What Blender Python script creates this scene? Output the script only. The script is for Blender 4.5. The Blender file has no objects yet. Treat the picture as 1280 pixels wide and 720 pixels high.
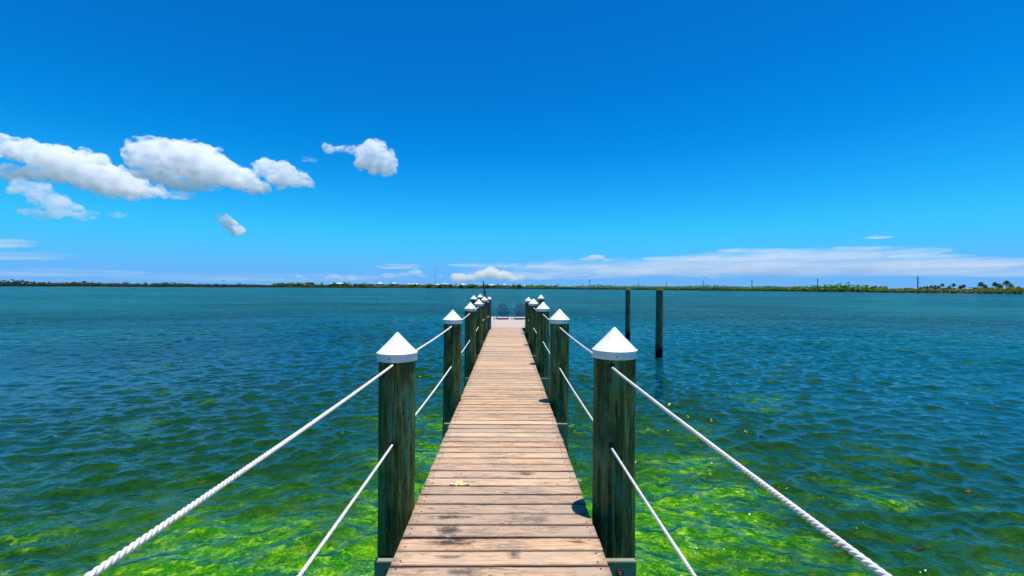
import bpy, bmesh, math, random
import numpy as np
from mathutils import Vector, Matrix, noise
R = math.radians
SC = bpy.context.scene
COL = SC.collection
rng = random.Random(7)

# ------------------------------------------------------------------ basics
CAM_H = 2.75            # eye above the water
DECK = 1.195            # top of the boards above the water
F = 572.0               # focal length in photo pixels
YAW, ROLL = R(0.6), R(0.376)

def P(px, d, z=0.0):
    """world point on the photo's column px at depth d and height z"""
    X = (px - 640) / F * d
    return Vector((X * math.cos(YAW) + d * math.sin(YAW), -X * math.sin(YAW) + d * math.cos(YAW), z))

def PP(px, py, d):
    u, v = px - 640, py - 360
    u2 = u * math.cos(ROLL) + v * math.sin(ROLL)
    v2 = -u * math.sin(ROLL) + v * math.cos(ROLL)
    p = P(640 + u2, d)
    p.z = CAM_H - (v2 + 0.8) / F * d
    return p

def link_mesh(name, bm, mat=None, parent=None, smooth=False):
    me = bpy.data.meshes.new(name)
    bm.normal_update()
    bm.to_mesh(me); bm.free()
    if mat:
        for m in (mat if isinstance(mat, (list, tuple)) else [mat]):
            me.materials.append(m)
    if smooth:
        me.polygons.foreach_set('use_smooth', [True] * len(me.polygons))
    o = bpy.data.objects.new(name, me)
    COL.objects.link(o)
    if parent: o.parent = parent
    return o

def tag(o, label=None, cat=None, group=None, kind=None):
    if label: o['label'] = label
    if cat: o['category'] = cat
    if group: o['group'] = group
    if kind: o['kind'] = kind
    return o

def thing(name, label, cat, loc=(0, 0, 0), rz=0.0, group=None):
    o = bpy.data.objects.new(name, None)
    o.empty_display_size = 0.1
    COL.objects.link(o)
    o.location = loc; o.rotation_euler = (0, 0, rz)
    return tag(o, label, cat, group)

def copy_tree(o, parent=None):
    c = o.copy(); COL.objects.link(c)
    if parent: c.parent = parent
    for ch in list(o.children): copy_tree(ch, c)
    return c

def box(bm, x0, x1, y0, y1, z0, z1, mi=0, bev=0.0):
    vs = [bm.verts.new(p) for p in ((x0,y0,z0),(x1,y0,z0),(x1,y1,z0),(x0,y1,z0),(x0,y0,z1),(x1,y0,z1),(x1,y1,z1),(x0,y1,z1))]
    fs = [bm.faces.new([vs[i] for i in q]) for q in ((3,2,1,0),(4,5,6,7),(0,1,5,4),(1,2,6,5),(2,3,7,6),(3,0,4,7))]
    for f in fs: f.material_index = mi
    if bev:
        es = list({e for f in fs for e in f.edges})
        r = bmesh.ops.bevel(bm, geom=es, offset=bev, segments=2, affect='EDGES')
        for f in r['faces']: f.material_index = mi
    return vs

def lathe(bm, prof, seg=32, mi=0, cap=True, cx=0, cy=0):
    rings = []
    for r, z in prof:
        if r < 1e-6: rings.append([bm.verts.new((cx, cy, z))])
        else: rings.append([bm.verts.new((cx + r*math.cos(2*math.pi*i/seg), cy + r*math.sin(2*math.pi*i/seg), z)) for i in range(seg)])
    for a, b in zip(rings, rings[1:]):
        for i in range(seg):
            j = (i + 1) % seg
            if len(a) == 1 and len(b) == 1: continue
            if len(a) == 1: f = bm.faces.new((a[0], b[j], b[i]))
            elif len(b) == 1: f = bm.faces.new((a[i], a[j], b[0]))
            else: f = bm.faces.new((a[i], a[j], b[j], b[i]))
            f.material_index = mi
    if cap:
        if len(rings[0]) > 1: bm.faces.new(list(reversed(rings[0]))).material_index = mi
        if len(rings[-1]) > 1: bm.faces.new(rings[-1]).material_index = mi

def tube(bm, pts, rad, seg=8, mi=0):
    pts = [Vector(p) for p in pts]
    rads = rad if isinstance(rad, (list, tuple)) else [rad] * len(pts)
    rings = []
    for i, p in enumerate(pts):
        t = (pts[min(i+1, len(pts)-1)] - pts[max(i-1, 0)]).normalized()
        a = t.cross(Vector((0, 0, 1)))
        if a.length < 1e-3: a = t.cross(Vector((0, 1, 0)))
        a.normalize(); b = a.cross(t)
        rings.append([bm.verts.new(p + rads[i]*(math.cos(2*math.pi*k/seg)*a + math.sin(2*math.pi*k/seg)*b)) for k in range(seg)])
    for A, B in zip(rings, rings[1:]):
        for k in range(seg):
            bm.faces.new((A[k], B[k], B[(k+1) % seg], A[(k+1) % seg])).material_index = mi
    bm.faces.new(rings[0]).material_index = mi
    bm.faces.new(list(reversed(rings[-1]))).material_index = mi

def prism(bm, outline, axis, a, b, mi=0):
    """extrude a 2-D outline: axis 'x' -> (y,z) outline between x=a and x=b"""
    def mk(p, t):
        return {'x': (t, p[0], p[1]), 'y': (p[0], t, p[1]), 'z': (p[0], p[1], t)}[axis]
    A = [bm.verts.new(mk(p, a)) for p in outline]; B = [bm.verts.new(mk(p, b)) for p in outline]
    n = len(outline)
    for f in [bm.faces.new(list(reversed(A))), bm.faces.new(B)] + [bm.faces.new((A[i], A[(i+1) % n], B[(i+1) % n], B[i])) for i in range(n)]:
        f.material_index = mi
    bmesh.ops.recalc_face_normals(bm, faces=list({f for v in A + B for f in v.link_faces}))

# ------------------------------------------------------------------ material helpers
class NT:
    def __init__(s, tree):
        s.t = tree; s.n = tree.nodes; s.l = tree.links
    def add(s, typ, ins=None, **kw):
        n = s.n.new(typ)
        for k, v in kw.items(): setattr(n, k, v)
        for k, v in (ins or {}).items():
            if isinstance(v, bpy.types.NodeSocket): s.l.new(v, n.inputs[k])
            else: n.inputs[k].default_value = v
        return n
    def math(s, op, a, b=0.0, c=None, clamp=False):
        ins = {0: a, 1: b}
        if c is not None: ins[2] = c
        return s.add('ShaderNodeMath', ins, operation=op, use_clamp=clamp).outputs[0]
    def noise(s, vec, scale, detail=3, rough=0.55, dist=0.0, out='Fac', w=None):
        ins = {'Vector': vec, 'Scale': scale, 'Detail': detail, 'Roughness': rough, 'Distortion': dist}
        kw = {}
        if w is not None:
            kw['noise_dimensions'] = '4D'; ins['W'] = w
        n = s.n.new('ShaderNodeTexNoise')
        for k, v in kw.items(): setattr(n, k, v)
        for k, v in ins.items():
            if isinstance(v, bpy.types.NodeSocket): s.l.new(v, n.inputs[k])
            else: n.inputs[k].default_value = v
        return n.outputs[out]
    def ramp(s, fac, stops, interp='LINEAR'):
        n = s.n.new('ShaderNodeValToRGB'); cr = n.color_ramp; cr.interpolation = interp
        while len(cr.elements) < len(stops): cr.elements.new(0.5)
        for e, (p, c) in zip(cr.elements, stops):
            e.position = p
            e.color = c if len(c) == 4 else (*c, 1)
        s.l.new(fac, n.inputs[0])
        return n.outputs[0]
    def step(s, fac, a, b):
        n = s.add('ShaderNodeMapRange', {'Value': fac, 'From Min': a, 'From Max': b}, interpolation_type='SMOOTHSTEP')
        return n.outputs[0]
    def mix(s, fac, a, b, blend='MIX'):
        n = s.n.new('ShaderNodeMix'); n.data_type = 'RGBA'; n.blend_type = blend
        for idx, v in ((0, fac), (6, a), (7, b)):
            if isinstance(v, bpy.types.NodeSocket): s.l.new(v, n.inputs[idx])
            else: n.inputs[idx].default_value = v if idx == 0 else ((*v, 1) if len(v) == 3 else v)
        return n.outputs[2]
    def mapping(s, vec, scale=(1,1,1), loc=(0,0,0), rot=(0,0,0)):
        return s.add('ShaderNodeMapping', {'Vector': vec, 'Scale': scale, 'Location': loc, 'Rotation': rot}).outputs[0]

def material(name):
    m = bpy.data.materials.new(name); m.use_nodes = True
    nt = NT(m.node_tree); nt.n.clear()
    out = nt.n.new('ShaderNodeOutputMaterial')
    return m, nt, out

def principled(nt, out, **ins):
    b = nt.add('ShaderNodeBsdfPrincipled', ins)
    nt.l.new(b.outputs[0], out.inputs['Surface'])
    return b

def simple(name, col, rough=0.6, var=0.15, scale=3.0, bump=0.0, bscale=40.0, metal=0.0):
    m, nt, out = material(name)
    co = nt.add('ShaderNodeTexCoord').outputs['Object']
    n = nt.noise(co, scale, 4)
    c = nt.mix(n, tuple(v*(1-var) for v in col), tuple(min(1, v*(1+var)) for v in col))
    b = principled(nt, out, **{'Base Color': c, 'Roughness': rough, 'Metallic': metal})
    if bump:
        h = nt.noise(co, bscale, 3)
        nt.l.new(nt.add('ShaderNodeBump', {'Height': h, 'Strength': 0.5, 'Distance': bump}).outputs[0], b.inputs['Normal'])
    return m

# ------------------------------------------------------------------ render + world + light
SC.render.engine = 'CYCLES'
SC.view_settings.view_transform = 'Standard'
SC.view_settings.look = 'None'
SC.view_settings.exposure = 0.25
SC.view_settings.gamma = 1.0
cy = SC.cycles
cy.use_denoising = True
cy.max_bounces = 34; cy.diffuse_bounces = 3; cy.glossy_bounces = 3; cy.transmission_bounces = 4
cy.volume_bounces = 32; cy.transparent_max_bounces = 10
cy.sample_clamp_indirect = 3.0
cy.sample_clamp_direct = 2.0
cy.caustics_reflective = False

SUN_EL, SUN_AZ = R(83.0), R(90.0)      # azimuth clockwise from +Y (the deck's direction): the sun stands over the right side
w = bpy.data.worlds.new('World'); SC.world = w; w.use_nodes = True
nt = NT(w.node_tree); nt.n.clear()
sky = nt.n.new('ShaderNodeTexSky'); sky.sky_type = 'NISHITA'; sky.sun_disc = False
sky.sun_elevation = SUN_EL; sky.sun_rotation = SUN_AZ
sky.altitude = 0; sky.air_density = 1.0; sky.dust_density = 0.0; sky.ozone_density = 3.0
# grade the sky towards the deep clear tropical blue of the place
sc0 = nt.add('ShaderNodeVectorMath', {0: sky.outputs[0], 'Scale': 0.1}, operation='SCALE').outputs[0]
cv = nt.n.new('ShaderNodeRGBCurve'); cv.mapping.extend = 'HORIZONTAL'
for ch, pts in enumerate((((0, 0), (.12, .001), (.19, .003), (.38, .045), (.52, .085), (.75, .125), (1, .15)),
                          ((0, 0), (.21, .131), (.24, .158), (.31, .234), (.40, .34), (.545, .46), (.66, .44), (.76, .385), (1, .38)),
                          ((0, 0), (.40, .50), (.435, .553), (.52, .69), (.60, .80), (.67, .83), (1, .86)))):
    c = cv.mapping.curves[ch]
    while len(c.points) < len(pts): c.points.new(.5, .5)
    for q, (x, y) in zip(c.points, pts): q.location = (x, y)
cv.mapping.update()
nt.l.new(sc0, cv.inputs['Color'])
sc1 = nt.add('ShaderNodeVectorMath', {0: cv.outputs[0], 'Scale': 10.0}, operation='SCALE').outputs[0]
bg = nt.add('ShaderNodeBackground', {'Color': sc1, 'Strength': 0.10})
wo = nt.n.new('ShaderNodeOutputWorld'); nt.l.new(bg.outputs[0], wo.inputs['Surface'])

sl = bpy.data.lights.new('sun', 'SUN'); sl.energy = 4.6; sl.angle = R(0.53); sl.color = (1.0, 0.96, 0.90)
so = bpy.data.objects.new('sun', sl); COL.objects.link(so)
sd = Vector((math.sin(SUN_AZ)*math.cos(SUN_EL), math.cos(SUN_AZ)*math.cos(SUN_EL), math.sin(SUN_EL)))
so.rotation_euler = sd.to_track_quat('Z', 'Y').to_euler()
so.location = (0, 0, 50)

cam = bpy.data.cameras.new('camera'); cam.sensor_width = 36; cam.lens = F/1280*36
cam.clip_start = 0.02; cam.clip_end = 120000
co_ = bpy.data.objects.new('camera', cam); COL.objects.link(co_)
co_.matrix_world = Matrix.Translation((0, 0, CAM_H)) @ Matrix.Rotation(-YAW, 4, 'Z') @ Matrix.Rotation(R(90) - 0.8/F, 4, 'X') @ Matrix.Rotation(ROLL, 4, 'Z')
SC.camera = co_

# ------------------------------------------------------------------ water surface (real waves, near to far in one sheet)
def build_water():
    # radial rings growing outward; the far part is coarse because its ripples are smaller than a pixel
    r = [0.4]
    while r[-1] < 140: r.append(r[-1] * 1.0046 + 0.0025)
    while r[-1] < 60000: r.append(r[-1] * 1.12)
    r = np.array(r)
    fine = np.radians(np.linspace(-64, 64, 1050))
    rest = np.radians(np.linspace(64, 296, 90))[1:-1]
    th = np.concatenate([fine, rest])
    nr, na = len(r), len(th)
    RR, TH = np.meshgrid(r, th, indexing='ij')
    X = RR * np.sin(TH); Y = RR * np.cos(TH)
    dr = np.gradient(r)
    sp = np.maximum(dr, r * (fine[1]-fine[0]) )[:, None]
    g = np.random.default_rng(11)
    N = 150
    lam = np.exp(g.uniform(np.log(0.15), np.log(2.6), N))
    ang = np.radians(90) + g.normal(0, 0.80, N)
    ph = g.uniform(0, 2*np.pi, N)
    k = 2*np.pi/lam
    wgt = np.exp(-((np.log(lam/0.42))/0.85)**2)
    steep = 0.195 * wgt / np.sqrt((wgt**2).sum()/2)
    A = steep / k
    Z = np.zeros_like(X); DX = np.zeros_like(X); DY = np.zeros_like(X)
    # gusts: patches of livelier and calmer water
    gust = 1 + 0.42*np.sin(X*0.21+0.6*np.sin(Y*0.13)+1.0)*np.sin(Y*0.17+0.8*np.sin(X*0.11)) + 0.15*np.sin(X*0.6+Y*0.43+2)
    live = RR[:, 0] < 400
    for i in range(N):
        kx, ky = k[i]*np.cos(ang[i]), k[i]*np.sin(ang[i])
        fade = np.clip((lam[i]/sp - 1.9)/1.6, 0, 1)
        rows = (fade[:, 0] > 0) & live
        if not rows.any(): continue
        p = kx*X[rows] + ky*Y[rows] + ph[i] + 0.6*np.sin(0.37*X[rows]*0.5 + 0.29*Y[rows] + i)
        a = A[i]*fade[rows]*gust[rows]
        Z[rows] += a*np.cos(p)
        s = np.sin(p)*a*1.0
        DX[rows] -= s*np.cos(ang[i]); DY[rows] -= s*np.sin(ang[i])
    X = X + DX; Y = Y + DY
    co = np.stack([X, Y, Z], -1).reshape(-1, 3)
    i, j = np.meshgrid(np.arange(nr-1), np.arange(na), indexing='ij')
    j2 = (j+1) % na
    q = np.stack([i*na+j, (i+1)*na+j, (i+1)*na+j2, i*na+j2], -1).reshape(-1, 4)[:, ::-1]
    # centre cap
    c = len(co)
    co = np.vstack([co, [[0, 0, 0]]])
    tri = np.stack([np.full(na, c), (np.arange(na)+1) % na, np.arange(na)], -1)
    me = bpy.data.meshes.new('water')
    me.vertices.add(len(co)); me.vertices.foreach_set('co', co.astype(np.float32).ravel())
    nq, ntr = len(q), len(tri)
    me.loops.add(nq*4 + ntr*3)
    me.loops.foreach_set('vertex_index', np.concatenate([q.ravel(), tri.ravel()]).astype(np.int32))
    me.polygons.add(nq+ntr)
    me.polygons.foreach_set('loop_start', np.concatenate([np.arange(nq)*4, nq*4+np.arange(ntr)*3]).astype(np.int32))
    me.polygons.foreach_set('use_smooth', np.ones(nq+ntr, bool))
    me.update(calc_edges=True)
    me.validate()
    o = bpy.data.objects.new('water', me); COL.objects.link(o)
    tag(o, kind='structure')
    m, nt, out = material('bay_water')
    pos = nt.add('ShaderNodeTexCoord').outputs['Object']
    # ripples finer than the modelled waves, stretched along the crests
    rp = nt.mapping(pos, scale=(0.75, 1.35, 1), rot=(0, 0, R(8)))
    h1 = nt.noise(rp, 3.2, 4, 0.62, 0.4)
    h2 = nt.noise(nt.mapping(pos, scale=(0.7, 1.3, 1), rot=(0, 0, R(-6))), 0.80, 4, 0.55, 0.3)
    far = nt.step(nt.add('ShaderNodeVectorMath', {0: pos}, operation='LENGTH').outputs['Value'], 14.0, 60.0)
    hh = nt.math('ADD', nt.math('MULTIPLY', h1, 0.036), nt.math('MULTIPLY', nt.math('MULTIPLY', h2, far), 0.75))
    h3 = nt.noise(nt.mapping(pos, scale=(0.45, 1.0, 1)), 0.16, 4, 0.6, 0.3)
    far2 = nt.step(nt.add('ShaderNodeVectorMath', {0: pos}, operation='LENGTH').outputs['Value'], 30.0, 160.0)
    hh = nt.math('ADD', hh, nt.math('MULTIPLY', nt.math('MULTIPLY', h3, far2), 1.3))
    bump = nt.add('ShaderNodeBump', {'Height': hh, 'Strength': 1.0, 'Distance': 1.0}).outputs[0]
    fr0 = nt.add('ShaderNodeFresnel', {'IOR': 1.333, 'Normal': bump}).outputs[0]
    # a rough sea never mirrors fully at grazing angles: wavelets hide one another
    lanes = nt.noise(nt.mapping(pos, scale=(0.35, 1.0, 1)), 0.11, 5, 0.62, 0.3)      # wind lanes: rougher and smoother water
    big = nt.noise(nt.mapping(pos, scale=(0.45, 1.0, 1), loc=(7, 3, 0)), 0.016, 5, 0.62, 0.3)
    lanes = nt.math('ADD', nt.math('MULTIPLY', nt.step(lanes, 0.30, 0.72), 0.5), nt.math('MULTIPLY', nt.step(big, 0.34, 0.66), 0.5))
    lanes = nt.math('ADD', 0.34, nt.math('MULTIPLY', lanes, 0.70))
    near = nt.step(nt.add('ShaderNodeVectorMath', {0: pos}, operation='LENGTH').outputs['Value'], 44.0, 9.0)
    lanes = nt.math('MAXIMUM', lanes, nt.math('MULTIPLY', near, 1.0))
    fres = nt.math('MULTIPLY', fr0, lanes)
    face = nt.add('ShaderNodeLayerWeight', {'Blend': 0.5, 'Normal': bump}).outputs['Facing']
    # looking along the surface the path through the water is long: the murky body shows instead of the bed
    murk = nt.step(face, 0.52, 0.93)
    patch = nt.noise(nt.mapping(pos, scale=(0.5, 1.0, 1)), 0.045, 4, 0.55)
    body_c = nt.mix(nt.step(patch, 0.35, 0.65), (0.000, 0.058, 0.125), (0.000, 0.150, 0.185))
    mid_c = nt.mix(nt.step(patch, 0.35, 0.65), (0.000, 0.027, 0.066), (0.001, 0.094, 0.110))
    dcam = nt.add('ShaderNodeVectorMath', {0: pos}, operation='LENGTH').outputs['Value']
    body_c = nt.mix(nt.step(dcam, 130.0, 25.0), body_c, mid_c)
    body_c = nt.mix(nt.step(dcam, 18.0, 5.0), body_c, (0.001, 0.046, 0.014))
    body = nt.add('ShaderNodeBsdfDiffuse', {'Color': body_c}).outputs[0]
    clear_t = nt.add('ShaderNodeBsdfTransparent', {'Color': (0.95, 0.99, 0.36, 1)}).outputs[0]
    clear_r = nt.add('ShaderNodeBsdfRefraction', {'Color': (0.95, 0.99, 0.36, 1), 'IOR': 1.333, 'Roughness': 0.0, 'Normal': bump}).outputs[0]
    clear = nt.add('ShaderNodeMixShader', {0: 0.25, 1: clear_t, 2: clear_r}).outputs[0]
    under = nt.add('ShaderNodeMixShader', {0: murk, 1: clear, 2: body}).outputs[0]
    gl = nt.add('ShaderNodeBsdfGlossy', {'Color': (0.55, 0.90, 0.97, 1), 'Roughness': 0.10, 'Normal': bump}).outputs[0]
    srf = nt.add('ShaderNodeMixShader', {0: fres, 1: under, 2: gl}).outputs[0]
    nt.l.new(srf, out.inputs['Surface'])
    me.materials.append(m)
    return o
build_water()

# ------------------------------------------------------------------ sea bed with weed
def build_bed():
    n = 260
    xs = np.concatenate([[-60000, -3000, -300], np.linspace(-45, 45, n), [300, 3000, 60000]])
    ys = np.concatenate([[-60000, -3000, -300], np.linspace(-30, 60, n), [300, 3000, 60000]])
    X, Y = np.meshgrid(xs, ys, indexing='ij')
    d = np.hypot(X, Y)
    Z = -1.05 - 0.022*np.clip(d, 0, 60) + 0.10*np.sin(X*0.9+np.sin(Y*0.7))*np.sin(Y*1.1+np.sin(X*0.5)) + 0.06*np.sin(X*2.3+1)*np.sin(Y*2.7)
    co = np.stack([X, Y, Z], -1).reshape(-1, 3)
    na = len(ys)
    i, j = np.meshgrid(np.arange(len(xs)-1), np.arange(na-1), indexing='ij')
    q = np.stack([i*na+j, (i+1)*na+j, (i+1)*na+j+1, i*na+j+1], -1).reshape(-1, 4)
    me = bpy.data.meshes.new('sea_bed')
    me.from_pydata(co.tolist(), [], q.tolist()); me.update()
    me.polygons.foreach_set('use_smooth', [True]*len(me.polygons))
    o = bpy.data.objects.new('sea_bed', me); COL.objects.link(o); tag(o, kind='structure')
    m, nt, out = material('weedy_bed')
    pos = nt.add('ShaderNodeTexCoord').outputs['Object']
    warp = nt.noise(pos, 2.6, 4, 0.65, out='Color')
    wv = nt.add('ShaderNodeVectorMath', {0: pos, 1: nt.add('ShaderNodeVectorMath', {0: warp, 'Scale': 0.9}, operation='SCALE').outputs[0]}, operation='ADD').outputs[0]
    meadow = nt.noise(nt.mapping(pos, scale=(0.6, 1.0, 1), loc=(3.1, 1.7, 0)), 0.42, 4, 0.6)
    dist = nt.add('ShaderNodeVectorMath', {0: pos}, operation='LENGTH').outputs['Value']
    shallow = nt.step(nt.add('ShaderNodeVectorMath', {0: nt.mapping(pos, scale=(1.9, 1.0, 0.0))}, operation='LENGTH').outputs['Value'], 18.5, 6.5)
    meadow = nt.math('ADD', meadow, nt.math('MULTIPLY', nt.math('SUBTRACT', shallow, 0.56), 0.25))
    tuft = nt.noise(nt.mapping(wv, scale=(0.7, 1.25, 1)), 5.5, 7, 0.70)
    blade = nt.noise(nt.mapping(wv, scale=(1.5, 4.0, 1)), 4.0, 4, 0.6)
    algae_caustics = nt.ramp(tuft, [(0.33, (0.004, 0.035, 0.008)), (0.43, (0.008, 0.12, 0.004)), (0.51, (0.035, 0.27, 0.003)), (0.58, (0.22, 0.52, 0.003)), (0.67, (0.80, 0.86, 0.02))])  # weed greens; the brightest yellows paint caustic light veins into the colour
    algae_caustics = nt.mix(nt.math('MULTIPLY', nt.step(blade, 0.42, 0.62), 0.55), algae_caustics, (0.03, 0.11, 0.012))
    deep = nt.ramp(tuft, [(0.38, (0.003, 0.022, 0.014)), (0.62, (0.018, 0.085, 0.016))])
    c = nt.mix(nt.step(meadow, 0.43, 0.60), deep, algae_caustics)
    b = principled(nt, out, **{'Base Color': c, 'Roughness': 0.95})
    b.inputs['Specular IOR Level'].default_value = 0.0
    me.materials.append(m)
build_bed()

# ------------------------------------------------------------------ materials of the dock
def wood_deck(name, light, dark, grey, marks=True):
    m, nt, out = material(name)
    pos = nt.add('ShaderNodeTexCoord').outputs['Object']
    rnd = nt.add('ShaderNodeAttribute', attribute_name='board').outputs['Fac']
    off = nt.add('ShaderNodeCombineXYZ', {0: nt.math('MULTIPLY', rnd, 37.0), 2: nt.math('MULTIPLY', rnd, 91.0)}).outputs[0]
    p = nt.add('ShaderNodeVectorMath', {0: pos, 1: off}, operation='ADD').outputs[0]
    grain = nt.noise(nt.mapping(p, scale=(1.6, 34, 34)), 3.0, 5, 0.65, 0.6)
    fine = nt.noise(nt.mapping(p, scale=(3, 120, 120)), 4.0, 3, 0.6)
    blot = nt.noise(nt.mapping(p, scale=(1.4, 4, 4)), 2.2, 4, 0.65)
    c = nt.mix(nt.step(grain, 0.28, 0.60), dark, light)
    c = nt.mix(nt.math('MULTIPLY', nt.step(fine, 0.46, 0.70), 0.50), c, (0.15, 0.10, 0.072))
    c = nt.mix(nt.math('MULTIPLY', nt.step(blot, 0.42, 0.64), 0.80), c, grey)
    tone = nt.noise(off, 1.0, 0)
    c = nt.mix(nt.math('MULTIPLY', nt.step(nt.math('FRACT', nt.math('MULTIPLY', rnd, 7.31)), 0.35, 1.0), 0.55), c, (0.56, 0.33, 0.18), 'MIX')
    c = nt.mix(nt.math('MULTIPLY', nt.step(nt.math('FRACT', nt.math('MULTIPLY', rnd, 3.77)), 0.40, 0.9), 0.60), c, grey)
    c = nt.mix(nt.math('MULTIPLY', nt.step(nt.math('FRACT', nt.math('MULTIPLY', rnd, 5.13)), 0.5, 1.0), 0.45), c, (0.74, 0.54, 0.34))
    # cracks along the grain
    crack = nt.noise(nt.mapping(p, scale=(1.1, 26, 26)), 2.6, 2, 0.5, 1.2)
    cm = nt.math('SUBTRACT', 1.0, nt.step(nt.math('ABSOLUTE', nt.math('SUBTRACT', crack, 0.5)), 0.004, 0.016))
    cmk = nt.math('MULTIPLY', cm, nt.step(nt.noise(nt.mapping(p, scale=(1.2, 3, 3)), 2.0, 2), 0.48, 0.6))
    c = nt.mix(nt.math('MULTIPLY', cmk, 0.9), c, (0.025, 0.018, 0.015))
    # dirt and rot along the board edges
    ed = nt.add('ShaderNodeAttribute', attribute_name='edge').outputs['Fac']
    edn = nt.noise(nt.mapping(p, scale=(5, 30, 1)), 1.4, 4, .65)
    edm = nt.step(nt.math('ADD', ed, nt.math('MULTIPLY', nt.math('SUBTRACT', edn, 0.5), 1.6)), 0.25, 1.05)
    c = nt.mix(nt.math('MULTIPLY', edm, 0.62), c, (0.085, 0.055, 0.038))
    # knots
    vor = nt.add('ShaderNodeTexVoronoi', {'Vector': nt.mapping(p, scale=(1.0, 2.1, 1.0)), 'Scale': 2.3, 'Randomness': 1.0})
    kn = nt.math('SUBTRACT', 1.0, nt.step(vor.outputs['Distance'], 0.018, 0.055))
    c = nt.mix(nt.math('MULTIPLY', kn, 0.7), c, (0.085, 0.050, 0.036))
    # pale and dark specks left by birds and mildew
    sp = nt.noise(nt.mapping(p, scale=(1, 1.8, 1)), 23.0, 3, 0.7)
    spm = nt.math('MULTIPLY', nt.step(sp, 0.66, 0.73), nt.step(nt.noise(p, 2.4, 2), 0.44, 0.58))
    c = nt.mix(spm, c, (0.72, 0.66, 0.58))
    dk = nt.math('MULTIPLY', nt.step(nt.noise(nt.mapping(p, scale=(1, 3.2, 1)), 9.0, 4, 0.7), 0.60, 0.72), nt.step(nt.noise(p, 1.1, 3), 0.42, 0.56))
    c = nt.mix(nt.math('MULTIPLY', dk, 0.75), c, (0.045, 0.035, 0.032))
    if marks:
        wob = nt.noise(pos, 14.0, 4, 0.7)
        wob2 = nt.noise(nt.mapping(pos, scale=(1, 3, 1)), 22.0, 4, 0.7)
        for (sx, sy, rx, ry, colr, amt) in ((-0.36, 3.09, 0.11, 0.025, (0.018, 0.015, 0.015), 0.9), (-0.375, 2.925, 0.075, 0.04, (0.02, 0.017, 0.016), 0.85),
                                            (-0.325, 2.79, 0.11, 0.036, (0.022, 0.018, 0.017), 0.85), (-0.33, 2.64, 0.07, 0.02, (0.05, 0.03, 0.02), 0.7),
                                            (0.435, 2.79, 0.05, 0.016, (0.17, 0.055, 0.025), 0.9), (0.05, 2.66, 0.03, 0.03, (0.04, 0.03, 0.025), 0.8),
                                            (0.16, 3.82, 0.07, 0.035, (0.05, 0.045, 0.04), 0.8), (0.17, 3.06, 0.12, 0.04, (0.07, 0.055, 0.045), 0.6),
                                            (-0.24, 2.5, 0.09, 0.03, (0.05, 0.04, 0.035), 0.75)):
            v = nt.add('ShaderNodeVectorMath', {0: nt.add('ShaderNodeVectorMath', {0: pos, 1: (sx, sy, 0)}, operation='SUBTRACT').outputs[0], 1: (1/rx, 1/ry, 0)}, operation='MULTIPLY').outputs[0]
            dd = nt.add('ShaderNodeVectorMath', {0: v}, operation='LENGTH').outputs['Value']
            dd = nt.math('ADD', dd, nt.math('MULTIPLY', nt.math('SUBTRACT', wob, 0.5), 3.2))
            dd = nt.math('ADD', dd, nt.math('MULTIPLY', nt.math('SUBTRACT', wob2, 0.5), 2.2))
            c = nt.mix(nt.math('MULTIPLY', nt.step(dd, 1.75, 0.05), amt), c, colr)
    h = nt.math('ADD', nt.math('MULTIPLY', grain, 0.6), nt.math('MULTIPLY', fine, 0.4))
    h = nt.math('SUBTRACT', h, nt.math('MULTIPLY', cmk, 0.8))
    bp = nt.add('ShaderNodeBump', {'Height': h, 'Strength': 0.8, 'Distance': 0.006}).outputs[0]
    principled(nt, out, **{'Base Color': c, 'Roughness': 0.8, 'Normal': bp, 'Specular IOR Level': 0.25})
    return m

M = {}
M['deck'] = wood_deck('weathered_deck_board', (0.74, 0.475, 0.27), (0.26, 0.14, 0.078), (0.40, 0.30, 0.22))
M['grey_deck'] = wood_deck('grey_deck_board', (0.60, 0.55, 0.50), (0.42, 0.37, 0.33), (0.50, 0.48, 0.46), marks=False)
M['screw'] = simple('rusty_screw', (0.03, 0.022, 0.018), 0.6)
M['bolt'] = simple('rusty_bolt', (0.09, 0.05, 0.035), 0.6, 0.4, 60, 0.002)
M['beam'] = simple('grey_green_timber', (0.26, 0.26, 0.18), 0.85, 0.35, 6, 0.003, 30)
M['hole'] = simple('dark_hole', (0.008, 0.008, 0.008), 0.9)

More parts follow.
